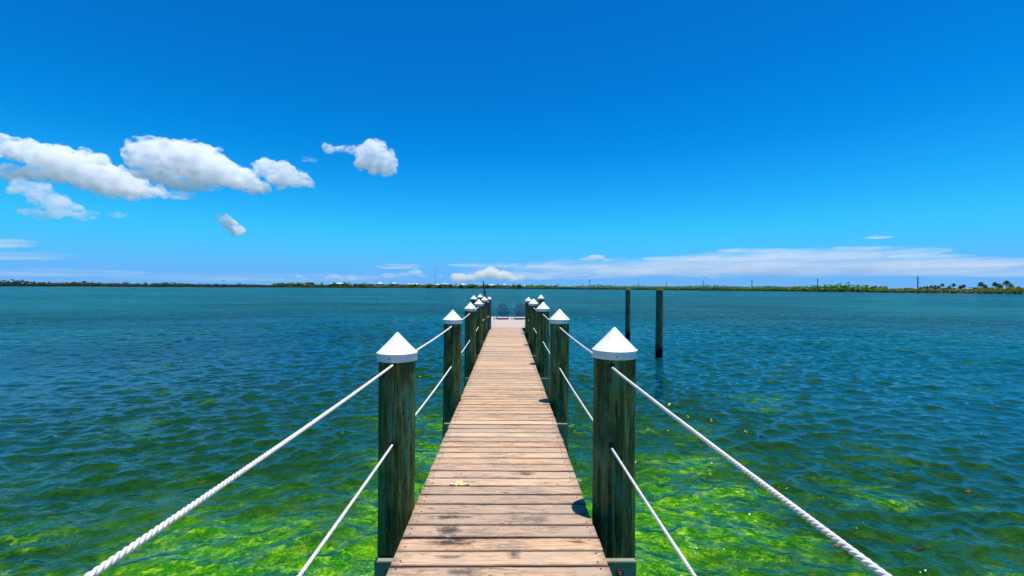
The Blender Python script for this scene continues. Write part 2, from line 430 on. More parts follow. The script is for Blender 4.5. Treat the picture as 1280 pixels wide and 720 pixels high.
def pile_material(name, lo, mid, hi, brown):
    m, nt, out = material(name)
    tc = nt.add('ShaderNodeTexCoord')
    pos = tc.outputs['Object']
    info = nt.add('ShaderNodeObjectInfo').outputs['Random']
    off = nt.add('ShaderNodeCombineXYZ', {0: nt.math('MULTIPLY', info, 50.0), 1: nt.math('MULTIPLY', info, 23.0)}).outputs[0]
    p = nt.add('ShaderNodeVectorMath', {0: pos, 1: off}, operation='ADD').outputs[0]
    streak = nt.noise(nt.mapping(p, scale=(26, 26, 1.6)), 1.0, 5, 0.6, 0.5)
    fine = nt.noise(nt.mapping(p, scale=(110, 110, 3)), 1.0, 4, 0.65)
    blot = nt.noise(nt.mapping(p, scale=(6, 6, 3)), 1.0, 4, 0.6)
    c = nt.ramp(streak, [(0.28, lo), (0.5, mid), (0.72, hi)])
    c = nt.mix(nt.math('MULTIPLY', nt.step(blot, 0.48, 0.68), 0.7), c, brown)
    c = nt.mix(nt.math('MULTIPLY', nt.step(nt.noise(nt.mapping(p, scale=(9, 9, 2.2)), 1.0, 4, .65), 0.52, 0.68), 0.75), c, (0.07, 0.24, 0.15))
    c = nt.mix(nt.math('MULTIPLY', nt.step(nt.noise(nt.mapping(p, scale=(8, 8, 4)), 1.7, 4, .65), 0.58, 0.72), 0.6), c, (0.20, 0.17, 0.03))
    c = nt.mix(nt.math('MULTIPLY', nt.step(nt.noise(nt.mapping(p, scale=(5, 5, 2)), 1.3, 3), 0.52, 0.75), 0.7), c, lo)
    # knots, cracks, drying checks
    wv = nt.add('ShaderNodeVectorMath', {0: p, 1: nt.add('ShaderNodeVectorMath', {0: nt.noise(p, 7, 3, out='Color'), 'Scale': 0.12}, operation='SCALE').outputs[0]}, operation='ADD').outputs[0]
    vor = nt.add('ShaderNodeTexVoronoi', {'Vector': nt.mapping(wv, scale=(2.2, 2.2, 1.0)), 'Scale': 1.7}).outputs['Distance']
    ring = nt.math('SINE', nt.math('MULTIPLY', vor, 60.0))
    kn = nt.step(vor, 0.30, 0.10)
    c = nt.mix(nt.math('MULTIPLY', nt.math('MULTIPLY', kn, nt.step(ring, 0.1, 0.9)), 0.75), c, tuple(v*0.5 for v in lo))
    crack = nt.noise(nt.mapping(p, scale=(15, 15, 0.9)), 1.0, 2, 0.5, 1.0)
    ck = nt.math('SUBTRACT', 1.0, nt.step(nt.math('ABSOLUTE', nt.math('SUBTRACT', crack, 0.47)), 0.003, 0.012))
    c = nt.mix(nt.math('MULTIPLY', ck, 0.8), c, (0.006, 0.007, 0.006))
    # algae and wet, blackened wood near the water line
    z = nt.add('ShaderNodeSeparateXYZ', {0: nt.add('ShaderNodeNewGeometry').outputs['Position']}).outputs[2]
    zz = nt.math('ADD', z, nt.math('MULTIPLY', nt.math('SUBTRACT', blot, 0.5), 0.35))
    c = nt.mix(nt.step(zz, 0.52, 0.30), c, (0.012, 0.010, 0.008))
    rust = nt.math('MULTIPLY', nt.math('MULTIPLY', nt.step(zz, 0.75, 0.50), nt.step(zz, 0.30, 0.45)), nt.step(nt.noise(p, 5, 2), 0.45, 0.62))
    c = nt.mix(nt.math('MULTIPLY', rust, 0.7), c, (0.09, 0.035, 0.018))
    h = nt.math('ADD', nt.math('MULTIPLY', streak, 0.5), nt.math('MULTIPLY', fine, 0.5))
    h = nt.math('SUBTRACT', h, ck)
    bp = nt.add('ShaderNodeBump', {'Height': h, 'Strength': 0.7, 'Distance': 0.006}).outputs[0]
    principled(nt, out, **{'Base Color': c, 'Roughness': 0.85, 'Normal': bp, 'Specular IOR Level': 0.12})
    return m
M['pile'] = pile_material('green_treated_pile', (0.018, 0.030, 0.010), (0.060, 0.105, 0.034), (0.24, 0.36, 0.13), (0.17, 0.11, 0.03))
M['old_pile'] = pile_material('grey_old_pile', (0.07, 0.07, 0.035), (0.16, 0.16, 0.09), (0.30, 0.29, 0.18), (0.18, 0.13, 0.07))
M['grey_post'] = pile_material('grey_blue_post', (0.05, 0.05, 0.065), (0.10, 0.10, 0.12), (0.17, 0.17, 0.20), (0.11, 0.10, 0.11))

def cap_material():
    m, nt, out = material('white_plastic_cap')
    pos = nt.add('ShaderNodeTexCoord').outputs['Object']
    n = nt.noise(nt.mapping(pos, scale=(14, 14, 5)), 1.0, 4, 0.6)
    c = nt.mix(nt.step(n, 0.3, 0.75), (0.82, 0.82, 0.81), (0.74, 0.74, 0.72))
    d = nt.math('MULTIPLY', nt.step(nt.noise(nt.mapping(pos, scale=(1, 1, .35)), 38, 4, .7), 0.60, 0.74), 0.35)
    c = nt.mix(d, c, (0.45, 0.43, 0.38))
    principled(nt, out, **{'Base Color': c, 'Roughness': 0.38})
    return m
M['cap'] = cap_material()

# ------------------------------------------------------------------ the dock (deck, platform, stringers, cross beams)
PY = [3.22, 6.27, 9.32, 12.37, 15.42]
LX = [-0.768, -0.743, -0.744, -0.765, -0.765]
RX = [0.760, 0.721, 0.735, 0.714, 0.720]
LD = [0.276, 0.262, 0.250, 0.246, 0.230]
RD = [0.308, 0.280, 0.277, 0.270, 0.242]
LT = [0.319, 0.311, 0.305, 0.322, 0.315]
RT = [0.275, 0.290, 0.288, 0.294, 0.320]
XL, XR = -0.642, 0.578

dock = thing('dock', 'long weathered board dock running out to a grey end platform', 'dock', (0, 0, 0))

def boards(name, x0, x1, y0, y1, mat, screws_x, seed, pitch=0.146, gap=0.011):
    r = random.Random(seed)
    verts, faces, val, mi, edge = [], [], [], [], []
    y = y0; th = 0.038
    NS = 14
    while y < y1:
        wdt = pitch - gap * r.uniform(0.6, 1.5)
        a, b = x0 + r.uniform(-.004, .006), x1 + r.uniform(-.006, .004)
        dz = r.uniform(-.0022, .0022); tw = r.uniform(-.0025, .0025); cup = r.uniform(-0.0015, 0.002)
        sk = r.uniform(-.0025, .0025)
        bid = r.random()
        prof = [(0, -th), (0, -.005), (.0016, -.0016), (.005, 0), (.022, cup*.5), (wdt*.5, cup), (wdt-.022, cup*.5), (wdt-.005, 0), (wdt-.0016, -.0016), (wdt, -.005), (wdt, -th)]
        eprof = [1, 1, 1, .85, 0, 0, 0, .85, 1, 1, 1]
        base = len(verts); m_ = len(prof)
        for i in range(NS+1):
            t = i/NS; x = a + (b-a)*t
            e0 = noise.noise(Vector((x*3.1, y*9, seed)))*.0016; e1 = noise.noise(Vector((x*3.1, y*9+5, seed+3)))*.0016
            hz = noise.noise(Vector((x*1.7, y*5, 9)))*.0018
            edge.extend([max(e_, .0 if 0 < i < NS else .7) for e_ in eprof])
            for (py, pz) in prof:
                f = py/wdt
                verts.append((x, y + py + e0*(1-f) + e1*f + sk*(t-.5)*2, DECK + pz + dz + tw*(t-.5)*2 + (hz if pz > -th else 0)))
        for i in range(NS):
            for k_ in range(m_):
                k2 = (k_+1) % m_
                faces.append((base+i*m_+k_, base+i*m_+k2, base+(i+1)*m_+k2, base+(i+1)*m_+k_)); val.append(bid); mi.append(0)
        faces.append(tuple(base+k_ for k_ in reversed(range(m_)))); val.append(bid); mi.append(0)
        faces.append(tuple(base+NS*m_+k_ for k_ in range(m_))); val.append(bid); mi.append(0)
        for sx in screws_x:                                   # countersunk screw heads
            for fy in (0.25, 0.75):
                if r.random() < .12: continue
                cx, cy_ = sx + r.uniform(-.012, .012), y + wdt*fy + r.uniform(-.01, .01)
                b0 = len(verts); rr = r.uniform(.0038, .0056)
                zz = DECK + dz + tw*((cx-a)/(b-a)-.5)*2 + cup + .0030
                edge.extend([0]*16)
                for q in range(8): verts.append((cx+rr*math.cos(q*math.pi/4), cy_+rr*math.sin(q*math.pi/4), zz))
                for q in range(8): verts.append((cx+rr*1.1*math.cos(q*math.pi/4), cy_+rr*1.1*math.sin(q*math.pi/4), zz-.006))
                faces.append(tuple(b0+q for q in range(8))); val.append(bid); mi.append(1)
                for q in range(8):
                    faces.append((b0+q, b0+8+q, b0+8+(q+1) % 8, b0+(q+1) % 8)); val.append(bid); mi.append(1)
        y += pitch + r.uniform(-.0012, .0012)
    me = bpy.data.meshes.new(name); me.from_pydata(verts, [], faces)
    at = me.attributes.new('board', 'FLOAT', 'FACE'); at.data.foreach_set('value', val)
    ae = me.attributes.new('edge', 'FLOAT', 'POINT'); ae.data.foreach_set('value', edge)
    me.materials.append(mat); me.materials.append(M['screw'])
    me.polygons.foreach_set('material_index', mi)
    bm = bmesh.new(); bm.from_mesh(me); bmesh.ops.recalc_face_normals(bm, faces=bm.faces); bm.to_mesh(me); bm.free()
    me.update()
    o = bpy.data.objects.new(name, me); COL.objects.link(o); o.parent = dock
    return o

boards('deck', XL, XR, -4.0, 17.7, M['deck'], (XL+.05, XR-.05), 3)
pl = boards('end_platform', -1.42, 1.58, 17.72, 24.1, M['grey_deck'], (-1.35, -.6, .7, 1.5), 5)
pl['label'] = 'pale grey boarded platform at the end'

def stringer(x, y0, y1):
    bm = bmesh.new(); box(bm, x-.022, x+.022, y0, y1, .933, DECK-.0395)
    link_mesh('stringer', bm, M['beam'], dock)
for x in (XL+.05, -.03, XR-.05): stringer(x, -4.0, 17.7)
for x in (-1.3, -.4, .55, 1.46): stringer(x, 17.75, 24.05)

def cross_beam(y, x0, x1, bolts):
    bm = bmesh.new(); box(bm, x0, x1, y-.021, y+.021, .695, .93, bev=.004)
    o = link_mesh('cross_beam', bm, M['beam'], dock)
    for bx in bolts:
        bm = bmesh.new()
        s = -1 if bolts[bx] == 'f' else 1
        n = 6
        for (ra, ya, yb, seg) in ((.027, y+s*.0215, y+s*.026, 16), (.0165, y+s*.0262, y+s*.040, 6), (.008, y+s*.0402, y+s*.056, 10)):
            A = [bm.verts.new((bx+ra*math.cos(2*math.pi*q/seg), ya, .855+ra*math.sin(2*math.pi*q/seg))) for q in range(seg)]
            B = [bm.verts.new((bx+ra*math.cos(2*math.pi*q/seg), yb, .855+ra*math.sin(2*math.pi*q/seg))) for q in range(seg)]
            bm.faces.new(A); bm.faces.new(B)
            for q in range(seg): bm.faces.new((A[q], A[(q+1) % seg], B[(q+1) % seg], B[q]))
        bmesh.ops.recalc_face_normals(bm, faces=bm.faces)
        link_mesh('bolt', bm, M['bolt'], o)
for i in range(5):
    rl, rr_ = LD[i]/2-.012, RD[i]/2-.012
    rm = max(rl, rr_)
    x0, x1 = LX[i]-rl+.026, RX[i]+rr_-.030
    cross_beam(PY[i]-rm-.022, x0, x1, {LX[i]: 'f', RX[i]: 'f'})
    cross_beam(PY[i]+rm+.022, x0, x1, {})
for y in (17.9, 21.5, 23.9):
    cross_beam(y-.15, -1.42, 1.66, {}); cross_beam(y+.15, -1.42, 1.66, {})

# ------------------------------------------------------------------ pilings with white caps
def pile_mesh(rad, ztop, zbot, seed, seg=40, rings=60):
    bm = bmesh.new()
    V = []
    for i in range(rings+1):
        z = zbot + (ztop-zbot)*i/rings
        row = []
        for q in range(seg):
            a = 2*math.pi*q/seg
            n1 = noise.noise(Vector((math.cos(a)*1.1, math.sin(a)*1.1, z*.7+seed*7)))*.008
            n2 = noise.noise(Vector((math.cos(a)*7, math.sin(a)*7, z*.5+seed*3)))*.0025
            n3 = noise.noise(Vector((math.cos(a)*2, math.sin(a)*2, z*3+seed)))*.0025
            flare = .004*max(0, (DECK+.3-z))
            r = rad + n1 + n2 + n3 + flare
            row.append(bm.verts.new((r*math.cos(a), r*math.sin(a), z)))
        V.append(row)
    for A, B in zip(V, V[1:]):
        for q in range(seg): bm.faces.new((A[q], A[(q+1) % seg], B[(q+1) % seg], B[q]))
    bm.faces.new(V[-1])
    return bm

def cap_mesh(rad, h, skirt):
    bm = bmesh.new()
    lathe(bm, [(rad-.006, -skirt), (rad, -skirt-.001), (rad+.001, -skirt+.002), (rad-.002, -.006), (rad+.003, -.003), (rad+.003, .001), (rad*.98, .004),
               (rad*.5, h*.505), (.016, h-.012), (.010, h-.006), (.004, h-.0015), (0, h)], 64, cap=False)
    return bm

def piling(x, y, cd, tip, label, seed, mat='pile', holes=True, conek=1.02, name='dock_piling', group='white capped dock pilings', lean=(0, 0)):
    rad = cd/2 - .011
    t = thing(name, label, 'piling', (x, y, 0), 0, group)
    ztip = CAM_H - tip
    cone = cd/2*conek
    zr = ztip - cone
    skirt = .052 + .02*(cd-.25)
    sh = link_mesh('shaft', pile_mesh(rad, zr-.004, -1.7, seed), M[mat], t, True)
    c = link_mesh('cap', cap_mesh(cd/2, cone, skirt), M['cap'], t)
    c.location = (0, 0, zr)
    c.data.polygons.foreach_set('use_smooth', [True]*len(c.data.polygons))
    c.data.set_sharp_from_angle(angle=R(28))
    # small nail in the skirt
    bm = bmesh.new(); lathe(bm, [(.0045, 0), (.0045, .003), (0, .004)], 10, cap=False)
    nl = link_mesh('nail', bm, M['screw'], c)
    nl.location = (-.02, -cd/2*.985-.0005, -skirt*.55); nl.rotation_euler = (R(90), 0, 0)
    if holes:
        for hz in (CAM_H-ROPE_U, CAM_H-ROPE_L):
            bm = bmesh.new(); lathe(bm, [(.0185, 0), (.0185, .004), (.012, .0045), (0, .0045)], 18, cap=False)
            ho = link_mesh('rope_hole', bm, M['hole'], t)
            hx = -.049 if (x > 0 and y < 4) else 0.0
            ho.location = (hx, -math.sqrt(rad*rad-hx*hx)-.0035, hz+.001); ho.rotation_euler = (R(90), 0, 0)
    t.rotation_euler = (R(lean[0]), R(lean[1]), 0)
    return t
ROPE_U, ROPE_L = .527, 1.065
ORD = ['nearest the camera end', 'second from the camera end', 'third from the camera end', 'fourth from the camera end', 'fifth from the camera end']
extraL = ['dark green piling with broad white cone cap, first on the left of the deck', 'green piling with white cone cap, second on the left of the deck',
          'green piling with white cone cap, third on the left of the deck', 'green piling with white cone cap, fourth on the left of the deck', 'green piling with small white cap, fifth on the left of the deck']
extraR = ['stoutest green piling with a ringed knot and the largest white cone cap', 'green piling with white cone cap, second on the right of the deck',
          'green piling with white cone cap, third on the right of the deck', 'green piling with white cone cap, fourth on the right of the deck', 'green piling with small white cap, fifth on the right beside a blue chair']
for i in range(5):
    piling(LX[i], PY[i], LD[i], LT[i], extraL[i], i+1)
    piling(RX[i], PY[i], RD[i], RT[i], extraR[i], i+21)
piling(-.655, 16.85, .170, .345, 'thin grey post with a small rounded white cap beside a blue chair', 41, 'grey_post', False, .95)
piling(-1.30, 17.9, .272, .316, 'white capped piling on the left side of the end platform, nearer of the two', 42, 'pile', False)
piling(-1.27, 21.5, .275, .316, 'white capped piling on the left side of the end platform, farther of the two', 43, 'pile', False)
piling(1.50, 20.3, .300, .316, 'white capped brownish piling on the right side of the end platform', 44, 'pile', False)

# ------------------------------------------------------------------ ropes: three-strand twisted line through the pilings
def rope_material():
    m, nt, out = material('white_rope')
    pos = nt.add('ShaderNodeTexCoord').outputs['Object']
    n = nt.noise(pos, 30, 4, 0.65)
    c = nt.mix(nt.step(n, .3, .75), (0.80, 0.78, 0.74), (0.58, 0.54, 0.48))
    f = nt.noise(nt.mapping(pos, scale=(300, 90, 300)), 1.0, 3)
    bp = nt.add('ShaderNodeBump', {'Height': f, 'Strength': .5, 'Distance': .0015}).outputs[0]
    principled(nt, out, **{'Base Color': c, 'Roughness': .75, 'Normal': bp})
    return m
M['rope'] = rope_material()

def rope(xs, z, label, seed):
    # anchor list along the dock, from behind the camera to the last post
    an = [(-.766 if xs[0] < 0 else .728, -2.85), (-.766 if xs[0] < 0 else .728, .17)] + list(zip(xs, PY))
    if xs[0] < 0: an.append((-.655, 16.85))
    R0, RS, pitch = .0038, .0046, .050
    pts = []
    for (xa, ya), (xb, yb) in zip(an, an[1:]):
        n = max(8, int((yb-ya)/(.0045 if yb < 7 else .016)))
        if yb < .2: n = 200
        for i in range(n):
            t = i/n
            sag = .014*4*t*(1-t)
            pts.append((xa+(xb-xa)*t, ya+(yb-ya)*t, z - sag + noise.noise(Vector((ya+(yb-ya)*t*2, seed, 0)))*.001))
    pts.append((an[-1][0], an[-1][1]-.03, z))
    pts = np.array(pts)
    s = np.concatenate([[0], np.cumsum(np.linalg.norm(np.diff(pts, axis=0), axis=1))])
    tw = 2*np.pi*s/pitch
    K = 7
    verts, faces = [], []
    for st in range(3):
        base = len(verts)
        ph = tw + st*2*np.pi/3
        cx = pts[:, 0] + R0*np.cos(ph); cz = pts[:, 2] + R0*np.sin(ph)
        for k_ in range(K):
            pass
        ring = np.stack([np.stack([cx+RS*np.cos(2*np.pi*k_/K), pts[:, 1], cz+RS*np.sin(2*np.pi*k_/K)], -1) for k_ in range(K)], 1)
        verts.extend(ring.reshape(-1, 3).tolist())
        n = len(pts)
        for i in range(n-1):
            for k_ in range(K):
                faces.append((base+i*K+k_, base+(i+1)*K+k_, base+(i+1)*K+(k_+1) % K, base+i*K+(k_+1) % K))
    me = bpy.data.meshes.new('rope'); me.from_pydata(verts, [], faces); me.update()
    me.polygons.foreach_set('use_smooth', [True]*len(me.polygons))
    me.materials.append(M['rope'])
    o = bpy.data.objects.new('rope', me); COL.objects.link(o)
    return tag(o, label, 'rope', 'ropes threaded through the dock pilings')
rope(LX, CAM_H-ROPE_U, 'upper white twisted rope through the tops of the left pilings', 1)
rope(LX, CAM_H-ROPE_L, 'lower white twisted rope threaded through the left pilings near deck height', 2)
RRX = [.711, .712, .726, .708, .716]
rope(RRX, CAM_H-ROPE_U-.008, 'upper white twisted rope through the tops of the right pilings', 3)
rope(RRX, CAM_H-ROPE_L-.015, 'lower white twisted rope threaded through the right pilings near deck height', 4)

# ------------------------------------------------------------------ mooring pilings standing alone in the water
def mooring(px, d, dia, ztop, label, seed):
    t = thing('mooring_piling', label, 'piling', P(px, d), 0, 'bare mooring pilings standing in the water')
    link_mesh('shaft', pile_mesh(dia/2, ztop, -1.9, seed, 28, 60), M['old_pile'], t, True)
mooring(785, 24.8, .265, CAM_H-.03, 'bare round piling standing alone in water, the farther and thinner of two', 51)
mooring(824.5, 18.2, .280, CAM_H-.02, 'bare round piling standing alone in water, the nearer and thicker of two', 52)

# ------------------------------------------------------------------ adirondack chairs (seen from behind)
M['chair'] = simple('teal_blue_paint', (0.000, 0.155, 0.24), 0.40, 0.15, 5)
def chair(loc, rz, label):
    t = thing('adirondack_chair', label, 'chair', loc, rz, 'blue chairs on the end platform')
    # built facing +Y
    def back(): # fan of slats, leaning back
        bm = bmesh.new()
        n = 7
        for k_ in range(n):
            u = (k_-(n-1)/2)
            x0, x1 = u*.056, u*.061
            L = .70 - .0085*u*u
            for (a, b) in ((0, 1),):
                w0, w1 = .0195, .0215
                pr = [(x0-w0, 0), (x0+w0, 0), (x1+w1, L-.03), (x1+w1*.5, L), (x1-w1*.5, L), (x1-w1, L-.03)]
                prism(bm, pr, 'y', -.01, .01)
        box(bm, -.20, .20, -.032, -.0105, .06, .10)
        box(bm, -.21, .21, -.032, -.0105, .36, .40)
        return bm
    b = link_mesh('backrest', back(), M['chair'], t); b.location = (0, -.20, .16); b.rotation_euler = (R(22), 0, 0)
    bm = bmesh.new()
    for k_ in range(6):
        y = -.16 + k_*.092; z = .20 + k_*.029
        vs = box(bm, -.245, .245, y, y+.082, z, z+.02)
    link_mesh('seat', bm, M['chair'], t)
    for s in (-1, 1):
        bm = bmesh.new()
        prism(bm, [(s*.29, -.30), (s*.36, -.32), (s*.40, .1), (s*.40, .42), (s*.36, .46), (s*.27, .44)][::s], 'z', .545, .567)
        link_mesh('armrest', bm, M['chair'], t)
        bm = bmesh.new(); box(bm, s*.290-.013, s*.290+.013, .32, .42, 0, .543); link_mesh('leg', bm, M['chair'], t)
        bm = bmesh.new(); prism(bm, [(-.50, 0), (-.34, 0), (.41, .26), (.41, .36), (.30, .36), (-.50, .07)], 'x', s*.262-.012, s*.262+.012)
        link_mesh('leg', bm, M['chair'], t)
    bm = bmesh.new(); box(bm, -.249, .249, -.44, -.418, .03, .085); link_mesh('stretcher', bm, M['chair'], t)
    bm = bmesh.new(); box(bm, -.249, .249, .40, .42, .27, .355); link_mesh('apron', bm, M['chair'], t)
    return t
p = P(628.2, 22.4, DECK); chair(p, R(2), 'teal blue slatted chair seen from behind, standing clear of the pilings')
p = P(650.5, 22.4, DECK); chair(p, R(-3), 'teal blue slatted chair from behind, partly hidden by white capped pilings')

# leaning weathered pole behind the left pilings
M['pole_red'] = simple('mottled_red_brown', (0.14, 0.05, 0.05), 0.7, 0.6, 9)
M['pole_dark'] = simple('mottled_dark', (0.07, 0.045, 0.05), 0.7, 0.7, 12)
b0, b1 = PP(609.5, 374, 20.6), PP(604, 351.5, 20.6)
t = thing('leaning_pole', 'slim dark mottled pole leaning up behind the white capped left pilings', 'pole', (b0.x+.05, b0.y, DECK))
v = b1 - b0
bm = bmesh.new()
base = Vector((0, 0, 0)); top = Vector((b1.x-(b0.x+.05), b1.y-b0.y, b1.z-DECK))
tube(bm, [base.lerp(top, f) for f in (.42, .55, .62, .70, .72, .78, .88, .985, .99, 1)], [.045, .042, .05, .035, .055, .036, .03, .026, .05, .045], 10)
link_mesh('shaft', bm, M['pole_dark'], t, True)
bm = bmesh.new(); tube(bm, [base.lerp(top, f) for f in (0, .25, .45, .52)], [.06, .085, .085, .05], 12)
link_mesh('wrapped_base', bm, M['pole_red'], t, True)

# ------------------------------------------------------------------ small things on and by the dock
M['leaf_y'] = simple('dried_yellow', (0.62, 0.52, 0.22), .8, .3, 40)
def splat(name, cx, cy_, z, rx, ry, seed, mat, label, cat, curl=.01, group=None):
    r = random.Random(seed); bm = bmesh.new()
    n = 26
    top, bot = [], []
    for i in range(n):
        a = 2*math.pi*i/n
        k_ = .55 + .45*r.random() + .25*math.sin(3*a+seed)
        x, y = rx*k_*math.cos(a), ry*k_*math.sin(a)
        zz = curl*(.3+r.random())
        top.append(bm.verts.new((x, y, zz+.003))); bot.append(bm.verts.new((x, y, zz*.3)))
    ct, cb = bm.verts.new((0, 0, .006)), bm.verts.new((0, 0, 0))
    for i in range(n):
        j = (i+1) % n
        bm.faces.new((ct, top[i], top[j])); bm.faces.new((cb, bot[j], bot[i])); bm.faces.new((top[i], bot[i], bot[j], top[j]))
    o = link_mesh(name, bm, mat); o.location = (cx, cy_, z)
    return tag(o, label, cat, group)
splat('dried_seaweed', -.365, 3.60, DECK+.003, .075, .045, 3, M['leaf_y'], 'crumpled pale yellow dried scrap lying on the deck boards', 'dried seaweed', .008)
M['leaf_o'] = simple('orange_leaf', (0.55, 0.12, 0.02), .6, .3, 40)
M['leaf_d'] = simple('dark_leaf', (0.008, 0.006, 0.004), .6, .3, 40)
def floats(px, py, mat, label, s, seed, group=None):
    d = 572*CAM_H/((py-360+.8) - (px-640)*math.tan(ROLL))
    p = P(px, d)
    return splat('floating_leaf', p.x, p.y, .02, s, s*.8, seed, mat, label, 'leaf', .012, group)
floats(1047, 686, M['leaf_o'], 'orange leaf afloat just outside the lower right rope', .028, 5)
floats(1212, 617, M['leaf_o'], 'orange leaf afloat alone in open water', .03, 6)
floats(1150, 689, M['leaf_d'], 'dark ragged clump of weed afloat on green water', .06, 8)['category'] = 'seaweed'
# dry grass blades caught beside the first left piling
M['straw'] = simple('dry_grass', (0.22, 0.24, 0.08), .8)
bm = bmesh.new()
for (a, b, c) in (((-.69, 3.12, .98), (-.70, 3.06, 1.16), (-.655, 3.02, 1.33)), ((-.68, 3.05, .97), (-.685, 3.03, 1.2), (-.705, 3.0, 1.42)), ((-.665, 3.1, .98), (-.65, 3.05, 1.2), (-.66, 3.0, 1.25)), ((-.71, 3.07, .98), (-.72, 3.03, 1.25), (-.71, 3.02, 1.36)), ((-.68, 3.1, .98), (-.66, 3.03, 1.28), (-.60, 2.98, 1.40))):
    A, B, C = map(Vector, (a, b, c))
    tube(bm, [A*(1-t)**2 + B*2*t*(1-t) + C*t*t for t in [i/8 for i in range(9)]], [.0022*(1-i/10) for i in range(9)], 5)
tag(link_mesh('grass_tuft', bm, M['straw']), 'few dry grass blades sprouting beside the first left piling', 'grass')

# ------------------------------------------------------------------ far shore
SH = [(-900, 380), (-500, 420), (-200, 500), (0, 560), (160, 630), (320, 750), (480, 850), (640, 872), (720, 830), (800, 765), (880, 685), (960, 605), (1050, 520), (1140, 440), (1280, 352), (1450, 290), (1800, 230), (2300, 190)]
def shore_d(px):
    for (a, da), (b, db) in zip(SH, SH[1:]):
        if a <= px <= b:
            t = (px-a)/(b-a); return da+(db-da)*t
    return 400
def land():
    bm = bmesh.new(); rows = []
    for px in range(-880, 2281, 20):
        d = shore_d(px) + 3*noise.noise(Vector((px*.013, 0, 0)))
        row = []
        for dd, z in ((-4, -1.5), (-1, -.15), (1.5, .55), (6, .8), (40, 1.1), (120, 1.2), (400, 1.2), (900, .5), (1400, -2)):
            row.append(bm.verts.new(P(px, d+dd, z)))
        rows.append(row)
    for A, B in zip(rows, rows[1:]):
        for i in range(len(A)-1): bm.faces.new((A[i], B[i], B[i+1], A[i+1]))
    bmesh.ops.recalc_face_normals(bm, faces=bm.faces)
    m, nt, out = material('shore_soil')
    pos = nt.add('ShaderNodeTexCoord').outputs['Object']
    c = nt.ramp(nt.noise(pos, .05, 4), [(.3, (.02, .035, .010)), (.5, (.045, .06, .018)), (.7, (.10, .10, .05))])
    principled(nt, out, **{'Base Color': c, 'Roughness': .9})
    tag(link_mesh('far_shore', bm, m), kind='structure')
land()

def foliage(name, a, b, c, scale=.35):
    m, nt, out = material(name)
    pos = nt.add('ShaderNodeNewGeometry').outputs['Position']
    n = nt.noise(pos, scale, 3, .6)
    rnd = nt.add('ShaderNodeObjectInfo').outputs['Random']
    f = nt.math('ADD', nt.math('MULTIPLY', n, .8), nt.math('MULTIPLY', rnd, .2))
    col = nt.ramp(f, [(.30, a), (.5, b), (.68, c)])
    principled(nt, out, **{'Base Color': col, 'Roughness': .8, 'Specular IOR Level': .2})
    return m
M['fol_dark'] = foliage('dark_mangrove', (.012, .022, .010), (.026, .040, .016), (.055, .065, .025))
M['fol_mid'] = foliage('village_green', (.022, .045, .010), (.075, .11, .015), (.20, .20, .02), .25)
M['fol_bright'] = foliage('bright_scrub', (.016, .050, .005), (.065, .15, .008), (.16, .26, .012), .35)
M['fol_dry'] = foliage('dry_scrub', (.018, .045, .006), (.07, .13, .010), (.20, .17, .03), .3)
M['trunk'] = simple('tree_trunk', (.10, .075, .05), .9)

_tmp = bmesh.new(); bmesh.ops.create_icosphere(_tmp, subdivisions=1, radius=1.0)
ICO_V = np.array([v.co[:] for v in _tmp.verts]); ICO_F = [[v.index for v in f.verts] for f in _tmp.faces]; _tmp.free()

def clump_mesh(name, items, seed, mat):
    """many ragged leaf clumps: items = (x, y, z, rx, ry, rz)"""
    g = np.random.default_rng(seed)
    V, Fc = [], []
    base = 0
    for (x, y, z, rx, ry, rz) in items:
        k_ = g.uniform(.55, 1.25, (len(ICO_V), 1))
        v = ICO_V*k_*np.array([[rx, ry, rz]]) + np.array([[x, y, z]])
        V.append(v); Fc.extend([[i+base for i in f] for f in ICO_F]); base += len(v)
    me = bpy.data.meshes.new(name); me.from_pydata(np.vstack(V).tolist(), [], Fc); me.update()
    me.materials.append(mat)
    return me

def belt(name, pxa, pxb, dmin, dmax, hfun, step_m, mat, seed, size=1.0):
    g = random.Random(seed); items = []
    px = pxa
    while px < pxb:
        d = shore_d(px)
        h = hfun(px)*(.75+.5*abs(noise.noise(Vector((px*.09, seed, 0))))+.35*noise.noise(Vector((px*.021, seed, 4))))
        for lay in range(3):
            off = dmin+(dmax-dmin)*(lay+.5*g.random())/3
            hh = h*(.55+.3*lay+.25*g.random()*lay/2)
            p = P(px+g.uniform(-.4, .4), d+off)
            for q in range(3):
                s = g.uniform(.5, 1.0)*size
                items.append((p.x+g.uniform(-1, 1), p.y+g.uniform(-1, 1), .5+hh*(q+.6)/3.2*g.uniform(.85, 1.1), s*1.1, s*1.1, s*.8))
        px += step_m*F/d*g.uniform(.6, 1.4)
    o = bpy.data.objects.new(name, clump_mesh(name, items, seed, mat)); COL.objects.link(o)
    return o
tag(belt('mangrove_belt', -500, 362, -1, 18, lambda x: 4.8+(.9 if x < 130 else 0)-max(0, x-250)*.004, 1.25, M['fol_dark'], 1, 1.25), 'dark low mangrove woods along the far left shore', 'mangroves', kind='stuff')
tag(belt('shore_scrub', 362, 690, 0, 14, lambda x: 4.2, 1.5, M['fol_mid'], 2, 1.35), 'low mixed green bushes in front of the far houses', 'bushes', kind='stuff')
tag(belt('scrub_belt', 660, 1110, -1, 16, lambda x: 6.6+(1.6 if 1030 < x < 1062 else 0)-(1.2 if x < 740 else 0), 0.9, M['fol_bright'], 3, 1.25), 'bright green thicket along the right shore', 'bushes', kind='stuff')
tag(belt('bank_scrub', 1100, 1700, -1.5, 14, lambda x: 4.0, .6, M['fol_dry'], 4, 1.0), 'yellow green and brownish scrub on the low bank at far right', 'bushes', kind='stuff')
